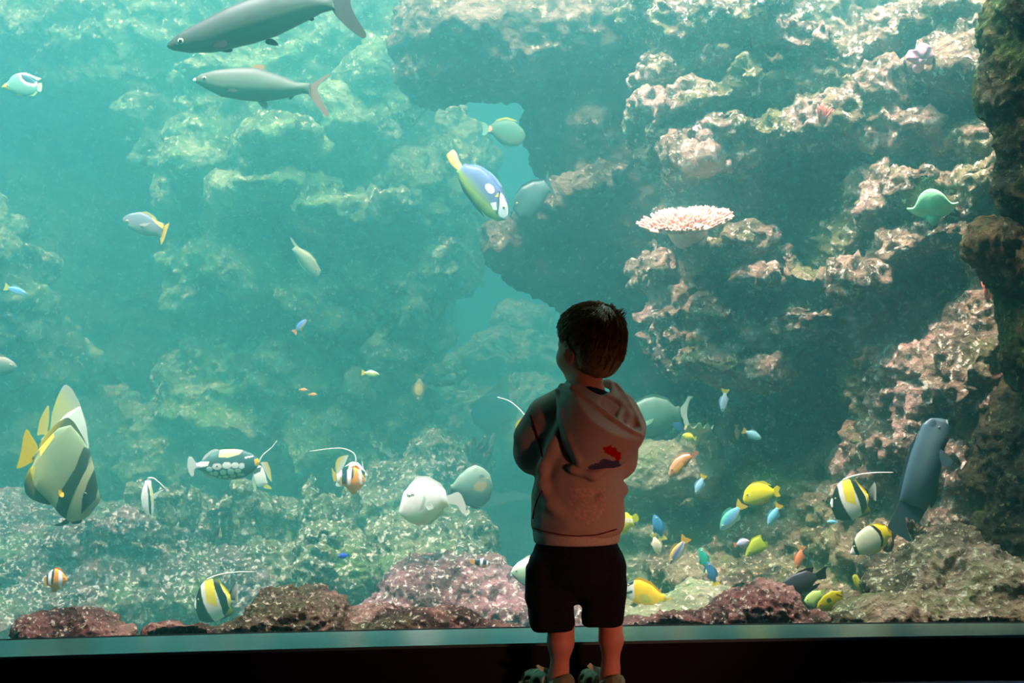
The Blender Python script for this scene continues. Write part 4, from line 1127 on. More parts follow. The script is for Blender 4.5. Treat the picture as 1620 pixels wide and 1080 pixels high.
small('anthias', 'lower one of two tiny orange fish in the dark hollow', 6.8, (502, 624), (487, 624), .4, (225, 140, 60), (225, 180, 90), group='tiny orange fish')
small('wrasse', 'brown oval fish hanging head down below the small pale arch', 6.7, (663, 637), (664, 590), .42, (112, 104, 70), (90, 100, 80), patches=[((180, 150, 70), ell(663, 616, 6, 9))])
fish('angelfish', 'big blurred blue grey fish with orange and greenish fins by the boy\'s elbow', 8.6, (745, 655), (808, 648),
     [(749, 637), (760, 628), (778, 620), (796, 622)], [(750, 670), (764, 680), (784, 682), (800, 668)], (88, 118, 130), back=(112, 112, 116), belly=(140, 128, 80),
     fins=[('dorsal_fin', [(766, 625), (786, 608), (800, 588), (804, 590), (805, 630), (790, 624)], (140, 175, 90)), ('anal_fin', [(758, 676), (772, 690), (800, 688), (812, 676), (800, 668), (780, 682)], (190, 140, 70)), ('tail_fin', [(804, 640), (816, 628), (819, 648), (816, 668), (804, 656)], (150, 180, 100))], eye=(752, 650, 2))
fish('unicornfish', 'big plain green fish with a white crescent tail, its head hidden behind the boy', 5.5, (980, 662), (1076, 652),
     [(990, 648), (1005, 638), (1020, 630), (1035, 627), (1055, 632), (1068, 643)], [(985, 672), (1000, 682), (1015, 688), (1030, 690), (1050, 683), (1066, 668)], (84, 120, 102), back=(88, 112, 94), belly=(92, 130, 108),
     fins=[('tail_fin', [(1073, 649), (1084, 636), (1088, 626), (1099, 627), (1091, 632), (1087, 648), (1087, 660), (1091, 672), (1083, 673), (1080, 660), (1073, 656)], (215, 232, 215), [((220, 205, 90), ell(1078, 650, 6, 5))]),
           ('dorsal_fin', [(1000, 640), (1020, 626), (1036, 623), (1056, 629), (1068, 643), (1050, 632), (1030, 629)], (88, 112, 94)), ('anal_fin', [(1010, 688), (1032, 694), (1052, 686), (1066, 670), (1048, 683)], (96, 134, 110))],
     pectoral=([(1014, 670), (1024, 664), (1034, 660), (1029, 669), (1018, 675)], (180, 220, 180)), eye=(988, 656, 2.5), width=.34)
fish('wrasse', 'orange brown fish with pale lips resting nose down on the trunk-shaped rock', 5.3, (1058, 752), (1094, 722),
     [(1059, 740), (1068, 726), (1080, 719), (1090, 718)], [(1062, 755), (1074, 751), (1084, 740), (1092, 728)], (196, 112, 45), back=(215, 150, 110), belly=(160, 95, 45),
     patches=[((232, 150, 40), [(1064, 742), (1078, 730), (1082, 734), (1070, 750)]), ((240, 235, 225), ell(1082, 742, 3, 4)), ((245, 215, 190), [(1068, 727), (1082, 718), (1093, 718), (1080, 722)])],
     fins=[('tail_fin', [(1092, 719), (1102, 712), (1107, 716), (1098, 724), (1094, 726)], (190, 120, 90)), ('dorsal_fin', [(1060, 736), (1068, 723), (1081, 715), (1092, 716), (1082, 719), (1069, 727)], (225, 165, 130))], eye=(1063, 742, 1.6))

# --- yellow fish
YT = (240, 222, 30)
def tang(label, d, snout, base, top, bottom, tail, colour=YT, patches=(), fins=(), eye=None, yaw=0, width=.26, name='yellow_tang'):
    return fish(name, label, d, snout, base, top, bottom, colour, fins=[('tail_fin', tail, colour)] + list(fins), patches=patches, eye=eye, group='yellow fish', yaw=yaw, width=width)
tang('bright lemon yellow fish in mid water to the right of the trunk-shaped rock', 5.1, (1175, 790), (1225, 778), [(1178, 776), (1186, 767), (1200, 764), (1214, 767), (1222, 773)], [(1178, 796), (1190, 798), (1206, 795), (1218, 789), (1224, 783)],
     [(1222, 774), (1229, 767), (1235, 771), (1231, 778), (1236, 785), (1228, 786), (1222, 782)], fins=[('dorsal_fin', [(1180, 773), (1190, 763), (1208, 760), (1222, 768), (1208, 766), (1192, 767)], (235, 225, 60)), ('anal_fin', [(1190, 798), (1206, 798), (1221, 790), (1208, 794)], (225, 190, 40))], eye=(1182, 782, 1.6))
tang('yellow fish with a white stripe half behind the boy\'s sweatshirt', 4.9, (962, 832), (1001, 822), [(968, 820), (980, 811), (992, 810), (998, 816)], [(966, 836), (978, 845), (990, 844), (998, 834)],
     [(998, 818), (1006, 811), (1011, 818), (1011, 823), (1003, 827), (998, 826)], (225, 225, 50), patches=[((245, 245, 215), [(975, 818), (1002, 820), (1000, 826), (976, 826)])], eye=(968, 830, 1.5))
tang('olive yellow fish curling down with a bright lemon edged back', 5.1, (1179, 881), (1211, 862), [(1183, 865), (1191, 853), (1202, 848), (1209, 852)], [(1184, 880), (1194, 878), (1205, 873), (1210, 868)],
     [(1208, 857), (1214, 855), (1216, 866), (1209, 868)], (165, 180, 40), fins=[('dorsal_fin', [(1178, 883), (1181, 868), (1189, 852), (1202, 845), (1206, 848), (1194, 855), (1186, 868)], (232, 235, 50))], eye=(1185, 872, 1.4))
tang('yellow fish with a white and black face and long snout by the boy\'s shorts', 4.85, (980, 929), (1050, 953), [(990, 923), (1000, 918), (1012, 917), (1030, 925), (1044, 938)], [(988, 936), (1000, 951), (1015, 960), (1034, 963), (1046, 959)],
     [(1046, 948), (1056, 946), (1063, 943), (1059, 955), (1055, 968), (1050, 962), (1045, 957)], (240, 200, 22), name='foxface_rabbitfish', patches=[((222, 235, 232), [(976, 918), (1004, 914), (1002, 930), (1004, 944), (998, 952), (976, 938)]), ((24, 30, 40), [(978, 925), (994, 921), (1004, 916), (1001, 923), (992, 927), (980, 930)]), ((30, 40, 50), [(990, 936), (1000, 933), (1000, 937), (991, 940)]), ((200, 190, 70), ell(1020, 945, 10, 6, 30))],
     fins=[('dorsal_fin', [(1000, 919), (1012, 912), (1030, 920), (1046, 936), (1050, 945), (1032, 928), (1014, 918)], (240, 190, 20)), ('anal_fin', [(1010, 958), (1030, 970), (1046, 966), (1048, 958), (1034, 962)], (235, 190, 30))], eye=(994, 925, 1.8))
tang('yellow fish with a dark flank spot behind the brown boulder', 4.62, (1292, 962), (1333, 944), [(1294, 953), (1303, 942), (1316, 934), (1328, 935)], [(1300, 966), (1314, 967), (1326, 960), (1332, 952)],
     [(1328, 938), (1334, 933), (1334, 946), (1332, 955), (1328, 952)], (232, 205, 30), name='dottyback', patches=[((60, 80, 70), ell(1311, 949, 4, 4)), ((40, 40, 30), [(1322, 938), (1334, 943), (1334, 945), (1322, 940)])], eye=(1298, 956, 1.4))
tang('thin yellow fish seen edge-on beyond the brown boulder', 4.72, (1352, 908), (1364, 936), [(1356, 909), (1363, 922), (1366, 933)], [(1348, 912), (1352, 925), (1360, 937)], [(1361, 934), (1367, 934), (1366, 946), (1361, 944)], (215, 215, 70), eye=(1352, 913, 1), width=.5)
tang('pale green-yellow fish tucked under the dark purple fish', 5.0, (1272, 950), (1300, 940), [(1276, 942), (1286, 934), (1296, 934)], [(1276, 956), (1288, 960), (1298, 948)], [(1297, 936), (1305, 930), (1304, 948), (1297, 945)], (190, 220, 120), eye=(1277, 948, 1.2))
small('yellow_tang', 'small yellow fish nibbling beside the frilled coral on the trunk-shaped rock', 5.45, (1080, 688), (1102, 694), .5, (230, 225, 50), (215, 215, 80), group='yellow fish')

# --- small blue fish with yellow tails
def blue(label, d, head, tail, ratio=.34, body=(150, 195, 225), tailc=(235, 200, 50), **k):
    return small('fusilier', label, d, head, tail, ratio, body, tailc, group='small blue fish with yellow tails', **k)
blue('small pale blue fish pointing straight down right of the big green fish', 5.4, (1143, 652), (1148, 614), .3, (185, 205, 225))
blue('small pale blue fish with a yellow tail before the dark cave mouth', 5.4, (1204, 694), (1174, 680), .4, (160, 215, 230))
blue('faint orange and white slim fish hanging in the cave mouth', 5.6, (1167, 696), (1165, 670), .28, (200, 175, 150), (215, 160, 110))
blue('slim pale blue fish nose down beneath the trunk-shaped rock end', 5.3, (1101, 782), (1114, 750), .36, (145, 195, 215))
blue('blue fish diving with its yellow tail against the lemon yellow fish', 5.15, (1140, 838), (1176, 794), .38, (100, 165, 220), belly=(190, 220, 215), back=(90, 180, 160))
blue('small pale blue fish under the tail of the lemon yellow fish', 5.2, (1215, 832), (1234, 796), .34, (120, 195, 225))
blue('dark blue fish swimming upward with a yellow tail, right of the boy', 5.0, (1035, 814), (1049, 856), .36, (60, 130, 175), (240, 235, 120))
blue('cream fish swimming down below the dark blue one', 4.95, (1043, 877), (1033, 843), .40, (225, 222, 190), (200, 195, 110), belly=(235, 230, 205))
blue('purple blue fish with an orange-yellow forked tail and pale belly', 4.95, (1060, 892), (1087, 848), .34, (88, 96, 165), (238, 190, 50), belly=(225, 225, 215), back=(190, 160, 90))
blue('lavender fish with an orange tail, nose against the olive yellow fish', 5.1, (1186, 856), (1160, 862), .5, (190, 190, 220), (230, 140, 60))
blue('teal green fish swimming steeply up from the pale hump', 5.2, (1107, 866), (1120, 905), .32, (45, 165, 145), (60, 150, 150))
blue('deep blue fish with a bright yellow tail just above the pale hump', 4.95, (1119, 888), (1134, 928), .30, (58, 110, 160), (245, 220, 40))
small('damselfish', 'small dark blue fish below the white crescent tail of the big green fish', 5.7, (1062, 664), (1086, 686), .36, (70, 110, 180), (110, 150, 190))
small('damselfish', 'tiny light blue fish below the boldly banded fish', 4.9, (1308, 826), (1326, 825), .4, (120, 200, 230), (170, 220, 235))
small('damselfish', 'tiny royal blue fish among the stumps below the clownfish', 5.1, (535, 880), (553, 878), .5, (40, 70, 215), (40, 90, 220))
small('anthias', 'faint orange fish hanging head down above the dark purple fish', 5.1, (1261, 900), (1269, 862), .34, (225, 130, 85), (230, 170, 110))
small('anthias', 'small red fish against the shaded reef face above the boy\'s right shoulder', 5.5, (1126, 507), (1139, 528), .36, (235, 95, 60), (225, 90, 70))

# --- clownfish
OR = (235, 140, 20)
def clown(label, d, snout, base, top, bottom, tail, patches, fins=(), eye=None):
    return fish('clownfish', label, d, snout, base, top, bottom, OR, fins=[('tail_fin', tail, (240, 190, 60))] + list(fins), patches=patches, eye=eye, width=.4, group='orange clownfish')
KW = (238, 242, 245); KB = (30, 38, 52)
clown('orange clownfish with white bars above the smaller maroon boulder', 4.85, (107, 917), (74, 918), [(76, 908), (82, 901), (90, 899), (99, 905), (105, 913)], [(76, 925), (84, 932), (92, 933), (101, 926), (105, 921)], [(76, 914), (70, 912), (69, 920), (72, 929), (77, 924)],
      [(KB, [(70, 895), (88, 895), (87, 915), (84, 935), (72, 930)]), (KW, [(78, 896), (84, 896), (83, 915), (82, 932), (77, 932)]), (KW, [(94, 899), (99, 902), (100, 920), (97, 932), (94, 924)]), (OR, [(72, 924), (90, 924), (90, 940), (72, 940)])],
      [('dorsal_fin', [(80, 903), (87, 897), (96, 899), (100, 906), (90, 901)], OR), ('anal_fin', [(80, 928), (82, 937), (90, 936), (91, 931)], OR)], (102, 913, 1.4))
clown('orange clownfish with white bars perched on the encrusted stumps', 5.2, (578, 760), (541, 760), [(544, 750), (550, 742), (560, 738), (569, 743), (575, 752)], [(544, 768), (552, 775), (562, 779), (571, 772), (576, 765)], [(544, 755), (538, 754), (538, 766), (544, 766)],
      [(KB, [(538, 735), (550, 738), (549, 766), (540, 764)]), (KW, [(549, 738), (557, 740), (556, 764), (551, 768)]), (KB, [(557, 738), (560, 738), (560, 754), (557, 758)]), (KW, [(567, 741), (572, 746), (574, 766), (570, 765)])],
      [('dorsal_fin', [(545, 749), (552, 740), (564, 735), (571, 743), (558, 740)], OR), ('anal_fin', [(548, 772), (558, 783), (566, 780), (564, 776)], (235, 170, 20))], (574, 755, 1.4))
clown('small dark clownfish with a yellow tail above the pink boulder', 4.95, (776, 892), (750, 889), [(753, 885), (760, 883), (768, 885), (774, 889)], [(753, 893), (760, 898), (768, 898), (774, 895)], [(753, 886), (743, 884), (743, 891), (753, 892)],
      [(KB, [(750, 880), (776, 880), (776, 892), (752, 894)]), (KW, [(760, 880), (764, 880), (763, 900), (759, 900)]), (KW, [(770, 882), (773, 884), (772, 900), (769, 900)])], (), (774, 890, 1))

# --- near the corner
fish('butterflyfish', 'white butterflyfish with a yellow rear rim and black curved line, under the boldly banded fish', 4.75, (1344, 876), (1407, 843),
     [(1347, 868), (1350, 857), (1356, 844), (1370, 833), (1385, 829), (1398, 832)], [(1352, 878), (1370, 877), (1385, 871), (1398, 862), (1404, 852)], (212, 222, 190),
     patches=[((240, 215, 30), [(1376, 824), (1412, 824), (1412, 860), (1396, 868), (1397, 852), (1390, 838)]), ((20, 24, 24), [(1374, 831), (1382, 830), (1392, 839), (1397, 852), (1396, 866), (1393, 866), (1393, 853), (1388, 842), (1380, 834)]), ((20, 24, 24), [(1346, 852), (1351, 850), (1354, 864), (1360, 878), (1355, 880), (1349, 866)]), ((235, 238, 230), [(1340, 868), (1349, 866), (1354, 880), (1340, 882)])],
     fins=[('dorsal_fin', [(1362, 838), (1376, 829), (1392, 827), (1405, 834), (1408, 842), (1396, 834), (1380, 831)], (240, 218, 30)), ('tail_fin', [(1403, 838), (1409, 834), (1411, 848), (1404, 850)], (235, 205, 30)), ('anal_fin', [(1372, 878), (1390, 874), (1402, 862), (1406, 850), (1398, 862), (1384, 871)], (230, 220, 120))],
     eye=(1351, 864, 1.8), width=.26)
fish('grouper', 'large slate grey fish hanging nose up in front of the reef face', 4.74, (1499, 664), (1445, 800),
     [(1486, 661), (1472, 661), (1460, 670), (1451, 690), (1441, 715), (1434, 740), (1427, 770), (1422, 795)], [(1502, 676), (1501, 695), (1493, 712), (1490, 735), (1484, 760), (1476, 785), (1466, 806)], (82, 104, 112), back=(58, 78, 90), belly=(70, 90, 98),
     patches=[((40, 58, 68), ell(1473, 669, 7, 6)), ((180, 200, 205), ell(1499, 666, 3, 4))],
     fins=[('tail_fin', [(1424, 790), (1416, 810), (1403, 834), (1412, 841), (1428, 850), (1440, 859), (1446, 846), (1452, 832), (1468, 800), (1450, 790)], (66, 90, 100)), ('dorsal_fin', [(1452, 683), (1440, 705), (1430, 738), (1420, 780), (1418, 798), (1428, 775), (1438, 730)], (60, 82, 92)), ('anal_fin', [(1486, 755), (1482, 790), (1472, 806), (1470, 790), (1478, 770)], (70, 92, 100))],
     pectoral=([(1484, 708), (1494, 716), (1503, 727), (1502, 733), (1488, 738), (1482, 725)], (48, 66, 74)), eye=(1484, 676, 2.4, (90, 110, 110)), width=.5, sm=5)
fish('surgeonfish', 'dark purple brown fish with spiky fins, its head behind the brown boulder', 4.75, (1232, 930), (1291, 911),
     [(1240, 918), (1255, 908), (1275, 902), (1287, 906)], [(1244, 934), (1262, 942), (1280, 935), (1290, 919)], (62, 52, 62), back=(44, 38, 46),
     fins=[('dorsal_fin', [(1246, 915), (1262, 904), (1276, 898), (1288, 897), (1285, 907), (1270, 905)], (36, 32, 40)), ('tail_fin', [(1288, 908), (1298, 901), (1309, 894), (1306, 904), (1308, 915), (1296, 917), (1288, 915)], (34, 30, 36)), ('anal_fin', [(1272, 938), (1286, 926), (1298, 921), (1292, 930), (1280, 936)], (34, 30, 36))],
     eye=(1240, 924, 1.8), width=.36)
fish('surgeonfish', 'white and greenish fish with a black edge, half hidden behind the boy\'s shorts', 4.85, (808, 905), (880, 905),
     [(812, 897), (820, 889), (836, 882), (855, 881), (870, 890)], [(812, 912), (822, 921), (840, 928), (860, 924), (874, 914)], (185, 220, 185), back=(245, 248, 242),
     patches=[((30, 40, 44), [(806, 908), (812, 908), (824, 922), (842, 930), (806, 930)]), ((240, 245, 240), [(832, 880), (838, 880), (837, 928), (831, 926)])],
     fins=[('tail_fin', [(878, 900), (890, 890), (888, 905), (890, 920), (878, 910)], (225, 230, 220)), ('dorsal_fin', [(816, 892), (836, 878), (858, 877), (872, 890), (855, 883), (836, 884)], (242, 245, 240)), ('anal_fin', [(820, 920), (842, 934), (862, 928), (860, 923), (840, 928)], (40, 50, 54))], eye=(817, 902, 1.8), width=.3)
# ------------------------------------------------------------------ the boy
D0 = 3.66
def P(px, py, t=0.0): return np.array(W(px, py, D0 + t))
S0 = D0 / F                       # metres per pixel at the boy
def body_lo(m=0.0): return np.array([P(800, 480)[0] - .02, D0 - .2, -0.01])

boy = empty('person', (P(918, 1100)[0], D0, 0.0))
tag(boy, 'small boy in a hooded sweatshirt and dark shorts seen from behind, looking into the tank', 'person')
BASE = np.array(boy.location)

def put(name, f, mat, colors=None, times=1, disp=None, parent=None, post=None):
    v, q = f.mesh()
    v = relax(v, q, times).astype(np.float32)
    if disp is not None:
        v = v + normals(v, q) * disp(v)[:, None]
    if post is not None:
        v = post(v)
    c = colors(v) if colors is not None else None
    off = BASE if parent is None else np.array(parent.matrix_basis.translation) * 0 + BASE
    o = new_mesh_object(name, v - off, q, mat, parent or boy, colors=c)
    return o

def to_px(v):
    return 810 + v[:, 0] / v[:, 1] * F, 540 - (v[:, 2] - CAMZ) / v[:, 1] * F

M['boy_skin'] = pigment_material('boy_skin', 0.55, 0.35, 0.06, 40)
M['hair'] = simple('brown_hair', (138, 102, 58), 0.5, 0.4, 0.35, 60, 0.3)
M['fleece'] = pigment_material('grey_fleece', 0.95, 0.1, 0.14, 260)
M['rib'] = simple('ribbed_fleece', (178, 158, 142), 0.95, 0.1, 0.12, 220, 0.05)
M['seam'] = simple('dark_red_thread', (92, 26, 24), 0.9, 0.1, 0.1, 60)
M['navy'] = simple('navy_cotton', (26, 34, 46), 0.9, 0.15, 0.2, 120, 0.2)
M['black_twill'] = simple('black_twill', (20, 22, 27), 0.9, 0.15, 0.25, 150, 0.25)
M['sandal'] = simple('olive_sandal', (112, 110, 84), 0.75, 0.25, 0.3, 60, 0.3)
M['sandal_pale'] = simple('pale_sandal_strap', (176, 174, 150), 0.75, 0.25, 0.2, 60, 0.2)
M['sole'] = simple('dark_rubber_sole', (46, 44, 38), 0.85, 0.2, 0.2, 60, 0.2)

# head frame: face turned to the left of straight away from the camera
aF = math.radians(40)
fv = np.array([-math.sin(aF), math.cos(aF), -0.05]); fv /= np.linalg.norm(fv)
sv = np.cross(fv, [0, 0, 1.0]); sv /= np.linalg.norm(sv)          # the boy's right
uv = np.cross(sv, fv)
HC = P(931, 541, 0.0)
HR = [fv, sv, uv]
def Hd(f, s, u): return HC + fv * f + sv * s + uv * u

def body():
    f = Field(P(800, 470)[0:3] * [1, 0, 0] + [-.03, D0 - .17, -.0], [P(1030, 500)[0], D0 + .36, P(900, 468)[2] + .03], 0.0042)
    # head
    f.ellipsoid(Hd(-.008, 0, .022), (.088, .070, .078), .02, HR)
    f.ellipsoid(Hd(.030, 0, -.035), (.056, .054, .066), .03, HR)
    f.ellipsoid(Hd(.052, 0, -.082), (.022, .026, .018), .025, HR)
    for s in (-1, 1):
        f.ellipsoid(Hd(.052, s * .032, -.042), (.026, .024, .026), .02, HR)
        f.ellipsoid(Hd(.083, s * .028, -.002), (.016, .017, .012), .012, HR, sub=True)     # eye sockets
        f.ellipsoid(Hd(.070, s * .028, -.003), (.0125, .0125, .0125), .004, HR)            # eyeballs
        e = Hd(-.002, s * .071, -.034)
        ER = [fv * .9 + sv * s * .44, sv * .9 * s - fv * .44, uv]
        ER = [x / np.linalg.norm(x) for x in ER]
        f.ellipsoid(e, (.017, .0075, .025), .008, ER)
        f.ellipsoid(e + sv * s * .008, (.009, .006, .015), .004, ER, sub=True)
    f.cone(Hd(.080, 0, -.006), Hd(.094, 0, -.034), .008, .012, .012)
    for s in (-1, 1): f.ellipsoid(Hd(.088, s * .009, -.038), (.009, .008, .007), .006, HR)
    f.ellipsoid(Hd(.082, 0, -.060), (.012, .021, .006), .006, HR)                          # lips
    f.ellipsoid(Hd(.080, 0, -.070), (.012, .017, .006), .006, HR)
    f.ellipsoid(Hd(.096, 0, -.065), (.012, .022, .0022), .002, HR, sub=True)
    # neck and trunk
    f.cone(P(927, 570, .0), P(928, 632, .0), .040, .045, .02)
    f.ellipsoid(P(916, 690, .0), (.095, .062, .12), .05)
    f.ellipsoid(P(912, 800, .0), (.088, .062, .13), .05)
    f.ellipsoid(P(912, 880, .0), (.090, .066, .075), .05)
    # arms folded in front of the chest
    f.chain([(P(866, 655, 0), .032), (P(843, 712, .03), .029), (P(868, 700, .15), .021), (P(884, 694, .185), .018)], .02)
    f.chain([(P(968, 655, 0), .032), (P(984, 716, .03), .029), (P(948, 704, .15), .021), (P(928, 696, .185), .018)], .02)
    # hands, one over the other: palm, four fingers of unequal length, thumb
    for sg, w, c in ((1, P(884, 694, .185), P(899, 690, .205)), (-1, P(928, 696, .185), P(913, 692, .222))):
        wd = np.array([sg * 1.0, .25, .10]); wd /= np.linalg.norm(wd)
        ac = np.array([0, .15, 1.0]); ac -= wd * (ac @ wd); ac /= np.linalg.norm(ac)
        nn = np.cross(wd, ac) * sg
        f.cone(w, c, .017, .018, .012)
        f.ellipsoid(c + wd * .010, (.026, .011, .024), .008, [wd, nn, ac])
        for i, (o, L) in enumerate(((.0195, .040), (.0065, .045), (-.0065, .042), (-.0195, .033))):
            p0 = c + wd * .026 + ac * o
            p1 = p0 + wd * L * .45 + nn * .004
            p2 = p1 + wd * L * .32 - nn * .010
            p3 = p2 + wd * L * .18 - nn * .013
            f.chain([(p0, .0066), (p1, .0062), (p2, .0057), (p3, .005)], .003)
        t0 = c + ac * .020 - wd * .006
        f.chain([(t0, .0085), (t0 + ac * .018 + wd * .012, .0078), (t0 + ac * .024 + wd * .030, .0066)], .004)
    # legs
    f.chain([(P(882, 880, 0), .058), (P(882, 955, .010), .035), (P(887, 985, .006), .031)], .03)
    f.chain([(P(888, 985, .006), .032), (P(887, 1015, -.006), .031), (P(885, 1060, .0), .0205), (P(885, 1080, .0), .021)], .02)
    f.chain([(P(944, 880, 0), .058), (P(958, 950, .010), .036), (P(965, 980, .006), .0275)], .03)
    f.chain([(P(965, 980, .006), .0275), (P(967, 1010, -.006), .0285), (P(966, 1058, .0), .0205), (P(966, 1080, .0), .021)], .02)
    for hx, g in ((885, (-.62, .78)), (966, (-.45, .89))):
        h = np.array([P(hx, 1080)[0], D0, 0.0]); g = np.array([g[0], g[1], 0.0]); sd = np.array([-g[1], g[0], 0])
        f.ellipsoid(h + [0, 0, .034] + g * -.008, (.026, .024, .022), .015, [g, sd, [0, 0, 1]])
        f.cone(h + [0, 0, .050] + g * .01, h + [0, 0, .028] + g * .095, .023, .016, .02)
        for k in range(5):
            o = (-.024 + .012 * k) * (1 if hx < 900 else -1)
            L = (.112, .120, .119, .126, .130)[k] if hx < 900 else (.112, .120, .119, .126, .130)[k]
            f.cone(h + [0, 0, .026] + g * .085 + sd * o * .8, h + [0, 0, .021] + g * L + sd * o, .0085, .0072, .005)
    def col(v):
        c = np.tile(lin((196, 128, 100)), (len(v), 1))
        q = (v - HC) @ np.array(HR).T
        lips = (np.abs(q[:, 1]) < .02) & (q[:, 0] > .074) & (q[:, 2] < -.054) & (q[:, 2] > -.076)
        c[lips] = lin((186, 110, 100))
        for s in (-1, 1):
            r = np.hypot(q[:, 1] - s * .028, q[:, 2] + .003)
            eye = (np.abs(q[:, 1] - s * .028) < .010) & (np.abs(q[:, 2] + .003) < .0052) & (q[:, 0] > .066) & (q[:, 0] < .086)
            c[eye] = lin((225, 225, 220)); c[eye & (r < .0062)] = lin((70, 50, 35))
            brow = (np.abs(q[:, 1] - s * .029) < .017) & (np.abs(q[:, 2] - .0155) < .003) & (q[:, 0] > .055)
            c[brow] = lin((96, 70, 48))
        return c
    return put('body', f, M['boy_skin'], col, 1)
body_o = body()

def hair():
    c0 = Hd(-.014, 0, .024)
    f = Field(HC - .135, HC + .135, 0.0036)
    r = (.095, .0805, .078)
    f.ellipsoid(c0, r, 0, HR)
    f.ellipsoid(Hd(-.046, 0, -.030), (.052, .062, .052), .03, HR)          # nape
    f.ellipsoid(Hd(-.034, 0, -.062), (.038, .046, .034), .025, HR)
    f.ellipsoid(Hd(.094, 0, -.050), (.080, .12, .082), .012, HR, sub=True)   # face
    for s in (-1, 1):
        f.ellipsoid(Hd(.016, s * .085, -.060), (.036, .032, .042), .01, HR, sub=True)   # round the ears
    f.cut(Hd(-.02, 0, -.088), -uv + fv * .35, .012)
    v, q = f.mesh()
    v = relax(v, q, 2).astype(np.float32)
    l = (v - c0) @ np.array(HR).T
    ang = np.arctan2(l[:, 1], -l[:, 0] + .02)
    st = np.stack([ang * 9, l[:, 2] * 14, np.linalg.norm(l[:, :2], axis=1) * 20], 1)
    v = v + normals(v, q) * (0.0035 * perlin(st) + 0.002 * perlin(st * 2.3 + 7))[:, None]
    parts = [(v, q.tolist())]
    tree = BVHTree.FromPolygons([tuple(x) for x in v.tolist()], [tuple(x) for x in q.tolist()])
    rnd = random.Random(12)
    crown = np.array([-.055, .0, .075])
    def surf(d):
        d = d / np.linalg.norm(d)
        return c0 + np.array(HR).T @ (d * np.array(r))
    for i in range(2200):
        z = rnd.uniform(-.75, 1.0); a = rnd.uniform(0, 2 * math.pi)
        d = np.array([math.sqrt(1 - z * z) * math.cos(a), math.sqrt(1 - z * z) * math.sin(a), z])
        if d[0] > .25 and z < .45: continue
        if z < 0 and d[0] > -.25: continue
        if z < -.4 and d[0] > -.45: continue
        cd = crown / np.array(r)
        t = d - cd / np.linalg.norm(cd) * .9
        t -= d * (t @ d); t /= np.linalg.norm(t) + 1e-6
        t = t + np.array([.25, .1, 0]) * .6; t -= d * (t @ d); t /= np.linalg.norm(t) + 1e-6
        L = rnd.uniform(.3, .6)
        pts, rad = [], []
        lift = rnd.uniform(0, .018)
        for k in range(6):
            u = k / 5
            dd = d + t * L * u
            p = surf(dd)
            loc, nrm, _, _ = tree.find_nearest(Vector(c0 + (p - c0) * 1.08))
            pts.append(loc + nrm * (.0006 + lift * u * u * .35))
            rad.append(.0019 * (1 - u) + .0004)
        parts.append(sweep(pts, rad, 4))
    # tufts that stand up at the back of the crown
    for px0, py0, px1, py1, t in ((964, 494, 968, 479, -.03), (967, 496, 973, 484, -.02), (974, 503, 987, 488, -.03), (976, 506, 990, 494, -.03), (978, 511, 989, 503, -.04), (960, 490, 956, 481, -.03), (970, 499, 979, 490, -.05), (950, 486, 944, 477, -.02), (980, 518, 988, 514, -.03), (940, 484, 930, 477, .01)):
        a = P(px0, py0, t); b = P(px1, py1, t)
        m = (a + b) / 2 + np.array([.003, 0, .004])
        for j in range(6):
            o = np.array([rnd.uniform(-.006, .006), rnd.uniform(-.01, .01), rnd.uniform(-.004, .004)])
            parts.append(sweep([Vector(a + o * 1.2 - (b - a) * .5), Vector(a + o), Vector(m + o), Vector(b + o * .6)], [.0024, .002, .0013, .0004], 5))
    vs, fs = merge(parts)
    vs = np.array(vs) - BASE
    return new_mesh_object('hair', vs, fs, M['hair'], boy)
hair()

def folds(v):
    a = 0.0042 * fbm(v * np.array([9, 9, 5.0]) + 3, 3)
    b = 0.003 * (1 - np.abs(perlin(v * np.array([10, 10, 16.0]) + 11)) * 2)
    return a + b

